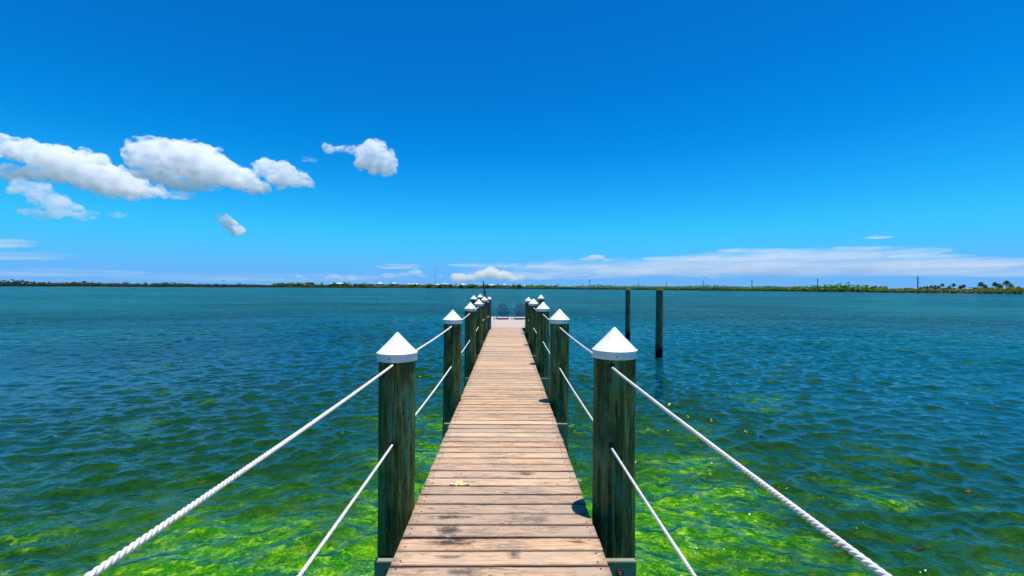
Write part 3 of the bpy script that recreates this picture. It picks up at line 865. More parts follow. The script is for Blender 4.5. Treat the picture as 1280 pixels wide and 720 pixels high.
# rocks at the water's edge
g = random.Random(5); items = []
for i in range(500):
    px = g.uniform(1150, 1500); p = P(px, shore_d(px)+g.uniform(-2.5, .6))
    s = g.uniform(.25, .7); items.append((p.x, p.y, g.uniform(-.1, .5), s*1.3, s*1.2, s*.8))
M['rock'] = simple('grey_rock', (.22, .20, .18), .9, .4, .8)
o = bpy.data.objects.new('shore_rocks', clump_mesh('shore_rocks', items, 9, M['rock'])); COL.objects.link(o)
tag(o, 'grey boulders along the waterline of the right bank', 'rocks', kind='stuff')

# broadleaf trees: crown of leaf clumps on a forked trunk
def make_tree(seed, mat, w_, h_, name, label, group):
    g = random.Random(seed)
    t = thing(name, label, 'tree', (0, 0, 0), 0, group)
    bm = bmesh.new()
    tube(bm, [(0, 0, -.3), (.05, 0, h_*.3), (0, .1, h_*.6)], [.22, .17, .1], 7)
    for q in range(4):
        a = q*1.6+g.random(); tube(bm, [(.03, 0, h_*.3), (math.cos(a)*w_*.25, math.sin(a)*w_*.25, h_*.62)], [.11, .04], 6)
    link_mesh('trunk', bm, M['trunk'], t)
    items = []
    for q in range(46):
        a = g.uniform(0, 2*math.pi); u = g.uniform(-1, 1); rr = g.uniform(.35, 1)**.5
        x, y = math.cos(a)*math.sqrt(1-u*u)*rr*w_/2, math.sin(a)*math.sqrt(1-u*u)*rr*w_/2
        z = h_*.66 + u*rr*h_*.34
        s = g.uniform(.35, .75)*w_/5.5
        items.append((x, y, z, s*1.2, s*1.2, s*.9))
    c = bpy.data.objects.new('crown', clump_mesh('crown', items, seed, mat)); COL.objects.link(c); c.parent = t
    return t
protos = {}
def tree_at(kind, px, off, sc, rz):
    spec = {'dark': (M['fol_dark'], 5.5, 6.5, 'small dark leafy tree among the far village houses'),
            'mid': (M['fol_mid'], 6.5, 5.5, 'rounded mid green tree among the far village houses'),
            'bright': (M['fol_bright'], 7.0, 5.2, 'rounded bright green tree rising out of the far thicket'),
            'pine': (M['fol_dark'], 3.2, 8.5, 'tall narrow dark tree standing above the far houses')}[kind]
    d = shore_d(px)+off
    loc = P(px, d, .75)
    if kind not in protos:
        o = make_tree(len(protos)+60, spec[0], spec[1], spec[2], 'shore_tree', spec[3], {'dark': 'dark trees of the far village', 'mid': 'green trees of the far village', 'bright': 'bright trees of the right shore', 'pine': 'narrow trees of the far village'}[kind])
        protos[kind] = o
    else: o = copy_tree(protos[kind])
    o.location = loc; o.rotation_euler = (0, 0, rz); o.scale = (sc, sc, sc)
g = random.Random(21)
for k_ in range(120):
    px = 345+k_*2.95
    tree_at(g.choice(['dark', 'mid', 'mid', 'bright', 'bright']), px+g.uniform(-2, 2), g.choice([3, 6, 34, 42, 50, 60]), g.uniform(.8, 1.45), g.uniform(0, 6))
for px in (402, 433, 436, 452, 456, 489, 497, 530, 570, 586, 590, 606, 622, 628, 697): tree_at('pine', px, g.uniform(25, 50), g.uniform(1.0, 1.3), g.uniform(0, 6))
for px in (643, 641, 1033, 1038, 1042, 1047, 1053): tree_at('bright', px, g.uniform(6, 16), g.uniform(.95, 1.3), g.uniform(0, 6))
for px in range(710, 1100, 14):
    if g.random() < .75: tree_at('bright', px+g.uniform(-6, 6), g.uniform(14, 30), g.uniform(.6, .92), g.uniform(0, 6))
for px in (20, 62, 92, 106, 155, 158, 182, 300): tree_at('dark', px, 14, g.uniform(.8, 1.0), g.uniform(0, 6))

# fan palms
M['frond'] = foliage('palm_frond', (.018, .030, .012), (.035, .052, .018), (.07, .08, .03), 1.2)
M['palm_trunk'] = simple('palm_trunk', (.14, .12, .10), .9)
def make_palm(seed):
    g = random.Random(seed)
    t = thing('palm_tree', 'fan palm', 'palm', (0, 0, 0), 0, 'fan palms on the right bank')
    bm = bmesh.new()
    tube(bm, [(0, 0, -.5), (.06, .03, 3), (.1, 0, 6.4), (.05, .02, 9.2)], [.26, .2, .19, .24], 8)
    link_mesh('trunk', bm, M['palm_trunk'], t)
    bm = bmesh.new()
    for q in range(58):
        a = g.uniform(0, 2*math.pi); el = R(g.uniform(-40, 85)); L = g.uniform(1.2, 1.9)
        dr_ = Vector((math.cos(a)*math.cos(el), math.sin(a)*math.cos(el), math.sin(el)))
        side = Vector((-math.sin(a), math.cos(a), 0)); c0 = Vector((.05, .02, 9.2))
        prev = None
        for s_, wd in ((.15, .04), (.5, .25), (.8, .42), (1.0, .22)):
            c = c0 + dr_*L*s_ + Vector((0, 0, -.55*L*s_*s_))
            cur = (bm.verts.new(c-side*wd), bm.verts.new(c+Vector((0, 0, .09))), bm.verts.new(c+side*wd))
            if prev:
                bm.faces.new((prev[0], prev[1], cur[1], cur[0])); bm.faces.new((prev[1], prev[2], cur[2], cur[1]))
            prev = cur
    link_mesh('crown', bm, M['frond'], t)
    return t
PALMS = [(1143, 361.5, .55, 'low palm hugging the tall pole from behind'), (1150.5, 358.6, .8, 'small palm directly right of the tallest utility pole'), (1155, 358.2, .75, 'second small palm right of the tallest utility pole'),
         (1159, 357.5, .85, 'stocky low palm left of the clustered palms'), (1164, 356.8, 1.0, 'left palm of the dense three palm cluster'), (1168.5, 356.6, 1.0, 'right palm of the dense three palm cluster'),
         (1173, 357.6, 1.0, 'flat headed palm just after the dense cluster'), (1178, 354.2, .95, 'slim palm with small round head above the bank shrubs'), (1187, 357.4, 1.05, 'flat headed lone palm after the slim palm'),
         (1192, 353.8, .95, 'slim round headed palm between two flat headed palms'), (1200, 357, 1.0, 'left palm of a low leaning pair'), (1204.5, 355.8, 1.0, 'right palm of a low leaning pair'),
         (1226.5, 352.6, 1.25, 'big headed palm rising over the flat roofed shelter'), (1232, 356.4, 1.2, 'broad low palm beside the flat roofed shelter'), (1243.5, 352.4, 1.1, 'straight slim palm next to a wide headed shorter palm'),
         (1249, 355, 1.35, 'wide headed short palm between two taller slim palms'), (1258.5, 350.6, 1.3, 'tallest round headed palm on the right bank'), (1264, 355.6, 1.3, 'broad headed palm right beside the tallest palm')]
pp0 = make_palm(77)
for i, (px, py, hs_, lab) in enumerate(PALMS):
    o = pp0 if i == 0 else copy_tree(pp0)
    d = shore_d(px)+18+ (i*7 % 5)*2
    q = PP(px, py, d)
    H = q.z - .9
    s = hs_*1.3
    o.location = (q.x, q.y, .9); o.rotation_euler = (0, 0, i*1.3)
    o.scale = (s, s, H/10.6)
    # heads keep their proportions: the crown is rescaled on a trunk of another height
    for ch in o.children:
        if ch.name.startswith('crown'):
            k_ = s/(H/10.6)
            ch.scale = (1, 1, k_); ch.location = (0, 0, 9.2*(1-k_))
    o['label'] = lab

# utility poles along the causeway road
M['pole'] = simple('grey_utility_pole', (.10, .11, .12), .8)
POLES = [(699.5, 354.3, 890, .5, 'short'), (728, 353.5, 870, .5, 'short'), (747, 353.8, 850, .5, 's'), (769, 353.4, 830, .6, 's'), (798, 353.1, 800, .7, 's'), (833, 352.2, 760, .8, 's'), (879, 351, 700, .9, 's'), (940, 349.8, 630, .9, 's'), (1022, 347.8, 545, .85, 's'), (1147.3, 345.6, 465, .95, 's')]
PL_LAB = ['short thin utility pole above the village edge at the bridge end', 'thin utility pole above the low grey bridge', 'thin utility pole just past the twin legged pylon', 'faint utility pole over the thicket left of the farther mooring piling', 'utility pole over the thicket between the two mooring pilings', 'utility pole just past the nearer mooring piling',
          'utility pole over the open thicket, left of a taller one', 'utility pole over the thicket left of the small reddish house', 'tall utility pole just left of the humped bright trees', 'tallest utility pole, standing by the palms']
for i, (px, py, d, w_, _) in enumerate(POLES):
    q = PP(px, py, d); H = q.z-1.0
    t = thing('utility_pole', PL_LAB[i], 'utility pole', (q.x, q.y, 1.0), R(-35), 'utility poles along the far causeway')
    bm = bmesh.new(); tube(bm, [(0, 0, -1), (0, 0, H*.5), (0, 0, H)], [w_*.5, w_*.46, w_*.4], 10); link_mesh('mast', bm, M['pole'], t)
    bm = bmesh.new()
    for k_ in range(3):
        z = H-.8-k_*2.2; box(bm, -w_*.9, w_*.9, -.12, .12, z-.12, z+.12)
        for s in (-1, 1): box(bm, s*w_*.8-.1, s*w_*.8+.1, -.1, .1, z+.125, z+.5)
    link_mesh('crossarm', bm, M['pole'], t)
# twin legged pylon and tall guyed mast
q = PP(737, 349.3, 880); H = q.z-1
t = thing('pylon', 'narrow twin legged steel pylon above the far bridge', 'pylon', (q.x, q.y, 1))
for s in (-1, 1):
    bm = bmesh.new(); tube(bm, [(s*1.0, 0, -1), (s*.8, 0, H)], [.32, .25], 8); link_mesh('leg', bm, M['pole'], t)
bm = bmesh.new()
for k_ in range(7): box(bm, -.75, .75, -.08, .08, 2+k_*2.3, 2.25+k_*2.3)
link_mesh('bracing', bm, M['pole'], t)
q = PP(544.3, 336.8, 980); H = q.z-1
M['mast'] = simple('dark_mast', (.16, .16, .18), .7)
t = thing('radio_mast', 'very tall thin radio mast behind the far village', 'mast', (q.x, q.y, 1))
bm = bmesh.new()
for k_ in range(3):
    a = k_*2*math.pi/3; tube(bm, [(.45*math.cos(a), .45*math.sin(a), -1), (.4*math.cos(a), .4*math.sin(a), H)], .075, 6)
for k_ in range(int(H/1.5)):
    z = k_*1.5
    for e in range(3):
        a, b = e*2*math.pi/3, (e+1)*2*math.pi/3
        tube(bm, [(.42*math.cos(a), .42*math.sin(a), z), (.42*math.cos(b), .42*math.sin(b), z+1.5)], .035, 4)
link_mesh('lattice', bm, M['mast'], t)
bm = bmesh.new(); tube(bm, [(0, 0, H), (0, 0, H+1.2)], .08, 6); link_mesh('antenna', bm, M['mast'], t)

# houses of the far village
M['w_white'] = simple('white_stucco', (.72, .70, .66), .8, .06)
M['w_yellow'] = simple('yellow_stucco', (.62, .45, .16), .8, .08)
M['w_pink'] = simple('pink_stucco', (.52, .34, .28), .8, .08)
M['w_grey'] = simple('grey_blue_siding', (.20, .24, .30), .8, .08)
M['w_tan'] = simple('tan_siding', (.36, .28, .20), .8, .08)
M['r_white'] = simple('white_metal_roof', (.58, .58, .57), .5, .05)
M['r_grey'] = simple('grey_roof', (.30, .32, .34), .6, .1)
M['r_red'] = simple('red_tile_roof', (.30, .09, .05), .8, .15)
M['r_brown'] = simple('brown_shingle_roof', (.14, .09, .06), .8, .15)
M['glass'] = simple('dark_window_glass', (.02, .03, .04), .1)
def house(px, off, w_, h_, rise, dp, wall, roof, hip, label, cat='house'):
    p = P(px, shore_d(px)+off+6, .75)
    rz = -math.atan2(p.x, p.y)
    if px < 700: h_ = h_*1.1+1.6; w_ *= .95
    t = thing('house', label, cat, p, rz, 'houses of the far village')
    bm = bmesh.new(); box(bm, -w_/2, w_/2, -dp/2, dp/2, -.3, h_); wl = link_mesh('wall', bm, M[wall], t)
    bm = bmesh.new(); e = .6
    a = [(-w_/2-e, -dp/2-e, h_+.003), (w_/2+e, -dp/2-e, h_+.003), (w_/2+e, dp/2+e, h_+.003), (-w_/2-e, dp/2+e, h_+.003)]
    lo = [bm.verts.new(v) for v in a]; mid = [bm.verts.new((v[0], v[1], v[2]+.25)) for v in a]
    ix = min(w_/2-.3, dp/2) if hip else -e
    r0, r1 = bm.verts.new((-w_/2+ix, 0, h_+.25+rise)), bm.verts.new((w_/2-ix, 0, h_+.25+rise))
    bm.faces.new(list(reversed(lo)))
    for i in range(4): bm.faces.new((lo[i], lo[(i+1) % 4], mid[(i+1) % 4], mid[i]))
    bm.faces.new((mid[0], mid[1], r1, r0)); bm.faces.new((mid[2], mid[3], r0, r1)); bm.faces.new((mid[1], mid[2], r1)); bm.faces.new((mid[3], mid[0], r0))
    link_mesh('roof', bm, M[roof], t)
    n = max(2, int(w_/3.2)); fl = 2 if h_ > 5 else 1
    for f_ in range(fl):
        for i in range(n):
            x = -w_/2 + w_*(i+.5)/n
            bm = bmesh.new(); z0 = f_*2.9+.9
            box(bm, x-.6, x+.6, -dp/2-.08, -dp/2-.01, z0, z0+1.3)
            link_mesh('window', bm, M['glass'], t)
    return t
HOUSES = [(387, 12, 15, 6.2, .8, 9, 'w_grey', 'r_grey', 0, 'grey blue two storey block at the start of the far village'), (366, 25, 9, 3.5, 1.5, 8, 'w_tan', 'r_brown', 1, 'small brown house half lost in trees before the far village'),
    (414.5, 10, 7, 3.6, 1.8, 8, 'w_white', 'r_white', 1, 'white roofed cottage beside bright trees at the far village edge'), (425, 14, 14, 4.2, 2.0, 10, 'w_tan', 'r_white', 0, 'long tan house under a white gabled roof'),
    (437, 9, 8, 3.4, 1.6, 8, 'w_white', 'r_brown', 1, 'white house under a brown hip roof'), (447, 12, 9, 4, 1.6, 8, 'w_pink', 'r_red', 1, 'pink house under a red roof among far trees'),
    (463.5, 10, 10, 4.6, 1.6, 9, 'w_yellow', 'r_grey', 1, 'yellow house left of the big white roof'), (475, 16, 14, 5.0, 3.0, 12, 'w_white', 'r_white', 1, 'biggest white hip roof of the far village, next to the yellow house'),
    (486, 8, 7, 3.4, 1.4, 7, 'w_pink', 'r_brown', 1, 'low pink house under brown roof'), (493, 18, 8, 5.4, 1.6, 8, 'w_white', 'r_white', 0, 'tall white house above low pink one'), (497.5, 12, 6, 5.2, 1.3, 7, 'w_white', 'r_grey', 0, 'white house under grey roof'),
    (506, 9, 8, 3.2, 1.5, 8, 'w_tan', 'r_red', 1, 'tan house under a red hip roof'), (511.5, 15, 9, 4.4, 1.8, 8, 'w_white', 'r_white', 1, 'white house left of a pair of white roofs'), (519, 11, 11, 4.2, 1.8, 9, 'w_white', 'r_white', 0, 'long white house in a pair of white roofs'),
    (529, 10, 8, 3.4, 1.5, 8, 'w_yellow', 'r_grey', 1, 'pale yellow cottage left of the radio mast'), (538.5, 11, 9, 4.4, 1.5, 8, 'w_pink', 'r_red', 1, 'pink red roofed house just left of the radio mast'), (548, 10, 11, 3.6, 2.0, 9, 'w_white', 'r_white', 1, 'white roofed house just right of the radio mast'),
    (556, 14, 9, 5, 1.5, 8, 'w_tan', 'r_white', 0, 'tall tan house with white roof'), (562, 10, 6, 3.4, 1.4, 7, 'w_grey', 'r_brown', 1, 'small grey house with brown roof'), (578.5, 10, 13, 3.8, 2.8, 11, 'w_grey', 'r_white', 1, 'broad white hip roofed house left of the leaning pole'),
    (595, 14, 8, 4.8, 1.4, 8, 'w_tan', 'r_grey', 0, 'tan house behind the white piling caps'), (614.5, 10, 12, 3.4, 2.0, 10, 'w_tan', 'r_white', 0, 'low house with long white roof right of the leaning pole'), (630.5, 12, 9, 4.2, 2.2, 9, 'w_pink', 'r_white', 1, 'white roofed house above the two blue chairs'),
    (648.5, 14, 9, 3.6, 1.8, 8, 'w_tan', 'r_red', 1, 'red roofed house beside a round bright tree'), (655, 4, 3.2, 3.0, .9, 3.2, 'w_white', 'r_white', 0, 'tiny white hut at the waterline beyond the pilings'),
    (708, 30, 12, 4, 1.2, 9, 'w_tan', 'r_grey', 0, 'grey roofed house behind the low bridge'), (992, 26, 5.5, 5.0, 1.0, 5, 'w_tan', 'r_red', 0, 'small reddish house poking above the bright thicket'),
    (1085, 22, 4, 4.6, .8, 5, 'w_white', 'r_grey', 0, 'small pale house above thicket right of the humped trees'), (1091, 26, 5, 4.4, .8, 5, 'w_grey', 'r_brown', 0, 'small dark roofed house above thicket right of the humped trees'),
    (1276, 20, 9, 3.6, .7, 6, 'w_pink', 'r_brown', 0, 'long low reddish building at the very right of the bank')]
for hdef in HOUSES: house(*hdef)

# low grey bridge
M['concrete'] = simple('grey_concrete', (.30, .30, .31), .85, .1)
a, b = P(699, 826, 0), P(733, 800, 0)
t = thing('bridge', 'low grey concrete bridge on short piers at the far shore', 'bridge', (a+b)/2, math.atan2(b.y-a.y, b.x-a.x))
L = (b-a).length
bm = bmesh.new(); box(bm, -L/2, L/2, -4, 4, 1.4, 2.1); link_mesh('bridge_deck', bm, M['concrete'], t)
for s in (-1, 1):
    bm = bmesh.new(); box(bm, -L/2, L/2, s*3.9-.12, s*3.9+.12, 2.103, 3.0); link_mesh('parapet', bm, M['concrete'], t)
for k_ in range(6):
    bm = bmesh.new(); box(bm, -L/2+L*(k_+.5)/6-.5, -L/2+L*(k_+.5)/6+.5, -3.4, 3.4, -1.5, 1.397); link_mesh('pier', bm, M['concrete'], t)

# road on the bank behind the scrub with a truck, cars and a shelter
M['asphalt'] = simple('asphalt', (.06, .06, .062), .9)
bm = bmesh.new(); rows = []
for px in range(700, 1701, 20):
    d = shore_d(px)+26
    rows.append((bm.verts.new(P(px, d-3.5, 1.32)), bm.verts.new(P(px, d+3.5, 1.32))))
for A, B in zip(rows, rows[1:]): bm.faces.new((A[0], B[0], B[1], A[1]))
tag(link_mesh('road', bm, M['asphalt']), kind='structure')
M['car_dark'] = simple('dark_car_paint', (.015, .016, .018), .3)
M['car_yellow'] = simple('yellow_car_paint', (.65, .48, .12), .3)
M['car_white'] = simple('white_car_paint', (.75, .75, .75), .3)
M['tyre'] = simple('tyre_rubber', (.015, .015, .015), .9)
def car(px, mat, label, kind, lift=1.32):
    d = shore_d(px)+26
    p = P(px, d, lift)
    p2 = P(px+10, shore_d(px+10)+26, lift)
    t = thing('parked_car' if kind != 'truck' else 'truck', label, 'truck' if kind == 'truck' else 'car', p, math.atan2(p2.y-p.y, p2.x-p.x))
    bm = bmesh.new()
    if kind == 'truck': pr = [(-3.6, .45), (3.4, .45), (3.4, 1.5), (2.6, 1.65), (2.0, 2.5), (1.0, 2.5), (.95, 2.7), (-3.6, 2.7)]
    elif kind == 'van': pr = [(-2.3, .35), (2.3, .35), (2.3, 1.0), (1.5, 1.2), (.9, 1.95), (-2.2, 1.95)]
    else: pr = [(-2.2, .35), (2.2, .35), (2.25, .75), (1.3, .95), (.6, 1.45), (-1.1, 1.45), (-1.7, .98), (-2.2, .9)]
    prism(bm, pr, 'y', -.9, .9); link_mesh('body', bm, M[mat], t)
    bm = bmesh.new(); zt = pr[4][1]
    box(bm, -1.0 if kind != 'truck' else 1.1, .7 if kind != 'truck' else 1.95, -.92, -.905, zt-.52, zt-.12); link_mesh('window', bm, M['glass'], t)
    for x in ((-1.4, 1.4) if kind != 'truck' else (-2.4, 2.5)):
        for s in (-1, 1):
            bm = bmesh.new(); lathe(bm, [(0, -.1), (.36, -.1), (.36, .1), (0, .1)], 16, cap=False)
            w_ = link_mesh('wheel', bm, M['tyre'], t); w_.location = (x, s*.83, .36); w_.rotation_euler = (R(90), 0, 0)
car(1135.5, 'car_dark', 'dark box truck on the bank road left of the tallest pole', 'truck', 2.2)
car(1213.5, 'car_dark', 'dark parked car on the bank left of the flat roofed shelter', 'car', 1.9)
car(1224.6, 'car_yellow', 'yellowish van parked under the flat roofed shelter', 'van', 1.9)
car(1231.5, 'car_dark', 'dark van parked right beside the flat roofed shelter', 'van', 1.9)
car(1254.5, 'car_dark', 'dark parked car between two palms at the bank', 'car', 1.9)
p = P(1221, shore_d(1221)+28, 1.2)
t = thing('shelter', 'flat roofed open shelter on thin posts among the palms', 'shelter', p, -math.atan2(p.x, p.y)*.4)
bm = bmesh.new(); box(bm, -5, 3.6, -2.6, 2.6, 4.1, 4.4); link_mesh('roof', bm, M['r_grey'], t)
for x in (-4, -.5, 3):
    for y in (-2.2, 2.2):
        bm = bmesh.new(); box(bm, x-.12, x+.12, y-.12, y+.12, -.3, 4.097); link_mesh('post', bm, M['w_tan'], t)
bm = bmesh.new(); box(bm, -1.5, 3.4, 2.65, 2.8, -.3, 3.9); link_mesh('back_wall', bm, M['r_brown'], t)

# a bird far out on the left
p = PP(279, 351.3, 120)
bm = bmesh.new()
tube(bm, [(-.22, 0, 0), (-.1, 0, .02), (.12, 0, .02), (.26, 0, .03), (.34, 0, .02)], [.01, .06, .07, .035, .008], 8)
for s in (-1, 1):
    vs = [bm.verts.new(v) for v in ((-.06, s*.05, .04), (.1, s*.05, .05), (.12, s*.3, .16), (-.02, s*.62, .10), (-.06, s*.3, .15))]
    vt = [bm.verts.new(v.co + Vector((0, 0, .012))) for v in vs]
    bm.faces.new(vs); bm.faces.new(list(reversed(vt)))
    for i in range(5): bm.faces.new((vs[i], vs[(i+1) % 5], vt[(i+1) % 5], vt[i]))
M['bird'] = simple('dark_feathers', (.03, .03, .03), .8)
o = link_mesh('bird', bm, M['bird']); o.location = p; o.rotation_euler = (0, 0, R(60))
tag(o, 'small dark bird flying low over the water off the left shore', 'bird')

# ------------------------------------------------------------------ clouds: closed shapes of light-scattering vapour
def vapour(name, sigma, m_px, ragged, tint):
    m, nt, out = material(name)
    dens = sigma
    if ragged:
        pos = nt.add('ShaderNodeTexCoord').outputs['Object']
        if ragged == 'streak': mp = nt.mapping(pos, scale=(.10/m_px, .012/m_px, .9/m_px))
        else: mp = nt.mapping(pos, rot=(0, R(24), 0), scale=(.7/m_px, 1/m_px, 1.25/m_px))
        n = nt.noise(mp, 1/11 if ragged is True else 1/7, 6, .68, .4)
        dens = nt.math('MULTIPLY', nt.step(n, .42, .68), sigma*1.8)
        if ragged == 'streak': dens = nt.math('MULTIPLY', nt.step(n, .38, .68), sigma*2.2)
        m.cycles.volume_step_rate = 0.25
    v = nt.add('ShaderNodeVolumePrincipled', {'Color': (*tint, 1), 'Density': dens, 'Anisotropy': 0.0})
    nt.l.new(v.outputs[0], out.inputs['Volume'])
    return m
CLOUD_N = [0]
def cloud(blobs, dist, sigma, label, vox_px=1.2, rough=1.0, puffs=22, depth_m=None, name='cloud', group='clouds in the left sky', ragged=True, tint=(1, 1, 1)):
    CLOUD_N[0] += 1
    g = random.Random(CLOUD_N[0]*13)
    m_px = dist/F
    bm = bmesh.new()
    cen = Vector((0, 0, 0))
    for b in blobs: cen += PP(b[0], b[1], dist)
    cen /= len(blobs)
    fw = Vector((math.sin(YAW), math.cos(YAW), 0))
    def ell(px, py, rx, ry, dd, rd):
        c = PP(px, py, dist) + fw*dd - cen
        mat = Matrix.Translation(c) @ Matrix.Rotation(-YAW, 4, 'Z') @ Matrix.Diagonal((rx*m_px, rd, ry*m_px, 1))
        bmesh.ops.create_icosphere(bm, subdivisions=3, radius=1.0, matrix=mat)
    for (px, py, rx, ry) in blobs:
        rd = depth_m if depth_m else min(rx, ry*1.6)*m_px
        ell(px, py, rx, ry, 0, rd)
        for q in range(puffs):
            a = g.uniform(0, 2*math.pi)
            s = g.uniform(.14, .40)*min(rx, ry)
            e = g.uniform(.7, .98)
            el = g.uniform(-1, 1)
            ca = math.sqrt(1-el*el)
            ell(px+rx*e*math.cos(a)*ca, py+ry*e*math.sin(a)*ca, s*1.25, s, el*rd*e, s*1.2*m_px if not depth_m else depth_m*.4)
    me = bpy.data.meshes.new(name); bm.to_mesh(me); bm.free()
    tmp = bpy.data.objects.new(name, me); COL.objects.link(tmp)
    md = tmp.modifiers.new('r', 'REMESH'); md.mode = 'VOXEL'; md.voxel_size = vox_px*m_px
    bpy.context.view_layer.update()
    dg = bpy.context.evaluated_depsgraph_get()
    me2 = bpy.data.meshes.new_from_object(tmp.evaluated_get(dg))
    bpy.data.objects.remove(tmp)
    n = len(me2.vertices)
    co = np.empty(n*3, np.float32); me2.vertices.foreach_get('co', co); co = co.reshape(-1, 3)
    no = np.empty(n*3, np.float32); me2.vertices.foreach_get('normal', no); no = no.reshape(-1, 3)
    out = np.empty_like(co)
    for i in range(n):
        q = Vector(co[i]) / m_px
        d = 0
        for (fr, am) in ((.055, 5.0), (.13, 3.2), (.30, 1.4), (.7, .45)):
            nv = noise.noise(q*fr + Vector((CLOUD_N[0]*7.7, fr*50, 0)))
            d += am*(nv*.6 + abs(nv)*1.2 - .30)
        out[i] = co[i] + no[i]*(d*rough + (1.6 if ragged is True else 0))*m_px
    me2.vertices.foreach_set('co', out.ravel()); me2.update()
    tmp = bpy.data.objects.new(name, me2); COL.objects.link(tmp)      # clean up folds of the displaced skin
    md = tmp.modifiers.new('r', 'REMESH'); md.mode = 'VOXEL'; md.voxel_size = vox_px*.9*m_px
    bpy.context.view_layer.update()
    me3 = bpy.data.meshes.new_from_object(tmp.evaluated_get(bpy.context.evaluated_depsgraph_get()))
    bpy.data.objects.remove(tmp); bpy.data.meshes.remove(me2); me2 = me3
    me2.name = name
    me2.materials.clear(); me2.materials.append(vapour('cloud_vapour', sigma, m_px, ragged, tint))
    me2.update()
    o = bpy.data.objects.new(name, me2); COL.objects.link(o); o.location = cen
    return tag(o, label, 'cloud', group)

cloud([(8, 178, 20, 8), (38, 190, 24, 14), (70, 199, 32, 17), (104, 212, 34, 19), (136, 226, 34, 18), (166, 237, 28, 11), (196, 241, 22, 6), (168, 226, 16, 8), (62, 217, 32, 10), (18, 216, 26, 7), (-30, 186, 36, 12), (-30, 214, 30, 8)], 2600, .030, 'long white cloud sloping down from the left edge of the sky')
cloud([(40, 236, 26, 8), (62, 250, 24, 10), (82, 261, 20, 9), (106, 268, 16, 5), (62, 268, 30, 3.5), (36, 264, 15, 4)], 2000, .016, 'ragged thin cloud hanging under the long sloping cloud')
cloud([(186, 197, 26, 20), (206, 190, 18, 14), (219, 187, 12, 13), (242, 201, 34, 22), (270, 213, 28, 17), (296, 223, 26, 13), (320, 233, 18, 8), (206, 216, 34, 13), (240, 231, 42, 7)], 2400, .035, 'biggest bright puffy white cloud, in the middle of the cloud bank')
cloud([(322, 206, 8, 4), (334, 211, 15, 11), (352, 217, 18, 13), (372, 224, 16, 9), (384, 229, 8, 5)], 2450, .032, 'small white cloud touching the right end of the cloud bank')
cloud([(228, 244, 16, 4.5)], 2500, .016, 'small faint scrap of cloud under the biggest cloud', rough=.5)
cloud([(147, 268, 14, 2.6)], 2500, .010, 'thin short streak of cloud below the long sloping cloud', rough=.4)
cloud([(468, 197, 21, 17), (480, 204, 15, 15), (456, 192, 12, 8), (437, 187, 14, 4), (412, 186, 9, 5), (425, 187, 8, 4)], 2500, .034, 'lone white cloud with a thin tail, nearest the middle of the sky')
cloud([(383, 199, 7, 2), (391, 200, 5, 1.6)], 2500, .012, 'tiny faint wisp left of the lone tailed cloud', rough=.4, vox_px=.8)
cloud([(279, 273, 7, 5), (287, 280, 9, 6), (296, 287, 8, 6)], 2500, .05, 'small oval white cloud alone below the cloud bank', rough=.5, vox_px=1.0)

HG = 'distant clouds low over the horizon'
cloud([(577, 347, 12, 5), (590, 347, 14, 4.5), (603, 343, 10, 6), (614, 341, 12, 7.5), (628, 344, 14, 6), (643, 348, 11, 4)], 9000, .0085, 'cream heaped cloud on the horizon behind the dock end', rough=.75, vox_px=.7, puffs=30, group=HG, ragged=False, tint=(1, .975, .92))  # cream tint puts the warm cast of distant haze into the vapour colour
for (bl, lab) in (([(352, 347, 4, 1.2), (374, 345, 6, 2.6), (380, 348, 5, 1.6)], 'tiny cloud low on the horizon above the start of the village'), ([(412, 347, 5, 2), (419, 345.5, 7, 3), (426, 348, 5, 1.6)], 'small white heaped cloud low above the village, left of a flat one'),
                  ([(440, 348, 9, 1.8), (452, 348.6, 7, 1.2)], 'flat small cloud low above the village'), ([(488, 344, 14, 2.2), (505, 343, 12, 2.6), (519, 340.5, 9, 3.8), (528, 345, 8, 1.8)], 'white cloud row low over the village left of the mast'), ([(551, 345, 5, 1.8)], 'tiny cloud just right of the radio mast')):
    cloud(bl, 9000, .0045, lab, rough=.3, vox_px=.7, puffs=6, group=HG, ragged=False)
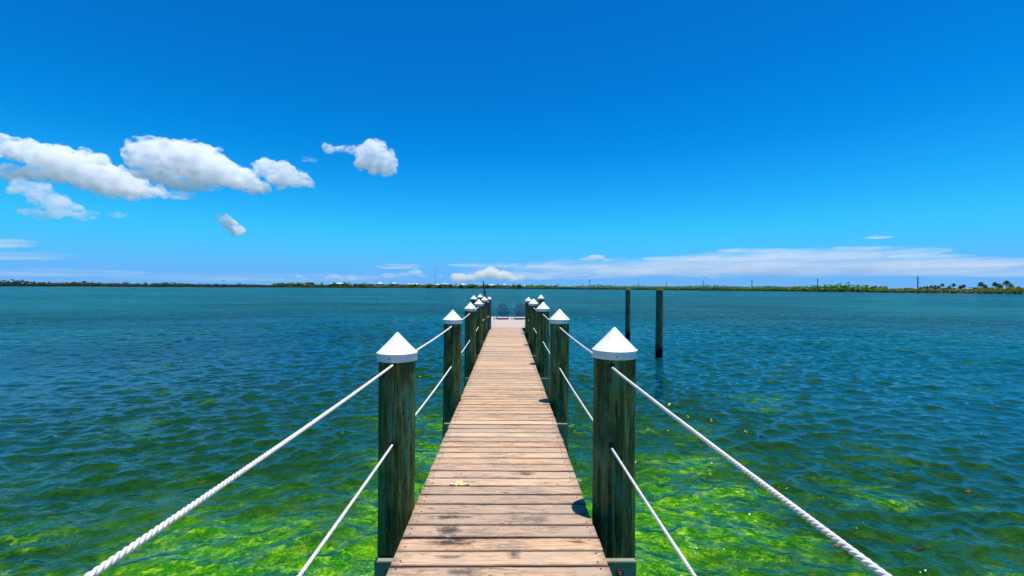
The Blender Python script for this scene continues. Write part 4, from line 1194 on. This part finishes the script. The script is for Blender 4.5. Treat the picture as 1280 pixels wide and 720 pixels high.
cloud([(736, 324, 14, 2.6), (745, 321.5, 12, 3.8), (756, 325, 10, 1.8)], 9000, .0075, 'small bright cloud over the top of the pale streaks', rough=.35, vox_px=.8, group=HG, ragged=False)
def streak(px, py, rx, ry, tau, label, dist=14000):
    m_px = dist/F
    dm = min(rx*m_px*.5, 2200)
    cloud([(px, py, rx, ry), (px-rx*.45, py+ry*.25, rx*.5, ry*.7), (px+rx*.5, py-ry*.2, rx*.5, ry*.6)], dist, (2.7 if ry < 4 else 1.9)*tau/(2*dm), label, vox_px=max(1.0, ry*.16), rough=min(.8, ry*.07), puffs=9, depth_m=dm, name='streak_cloud', group='pale streak clouds low in the sky', ragged='streak')
for a in ((690, 341, 130, 9, .35, 'broad pale veil low over the far bridge'), (630, 331.5, 75, 2.2, .30, 'thin pale streak above the cream heaped cloud'), (820, 334, 170, 10, .40, 'broad pale veil above the two mooring pilings'),
          (960, 321, 130, 5, .45, 'bright long streak along the veil top, left part'), (1050, 317, 120, 6, .45, 'bright long streak along the veil top, right part'), (1010, 334, 240, 13, .50, 'largest pale veil low over the right shore'),
          (1180, 328, 130, 6, .38, 'pale streak above the palms'), (1290, 338, 170, 9, .38, 'pale veil running out past the right edge'), (1097, 296.5, 20, 1.7, .45, 'lone short streak high over the right veil'),
          (500, 333, 32, 3.5, .25, 'faint veil above the village clouds'),
          (955, 313, 60, 1.8, .55, 'thin bright streak on the very top of the right veil'), (1085, 309.5, 45, 1.5, .5, 'thin bright streak at the highest right part of the veil'), (870, 323, 70, 2.2, .5, 'thin bright streak above the second mooring piling'),
          (1165, 320, 55, 2.0, .45, 'thin bright streak above the tallest utility pole'), (1000, 331, 90, 2.6, .45, 'thin bright streak inside the veil above the thicket'), (1235, 331, 60, 2.2, .45, 'thin bright streak above the farthest right palms'),
          (735, 333, 80, 2.0, .4, 'thin bright streak under the small bright cloud'), (2, 304, 40, 6, .40, 'pale ragged streak at the left edge of the sky'), (20, 320, 70, 5, .22, 'faint streak under the ragged left edge streak'), (60, 341, 120, 5, .16, 'faint lowest streak over the left mangroves'), (330, 347, 190, 5, .12, 'very faint veil low over the far shore, left of the village')):
    streak(*a)
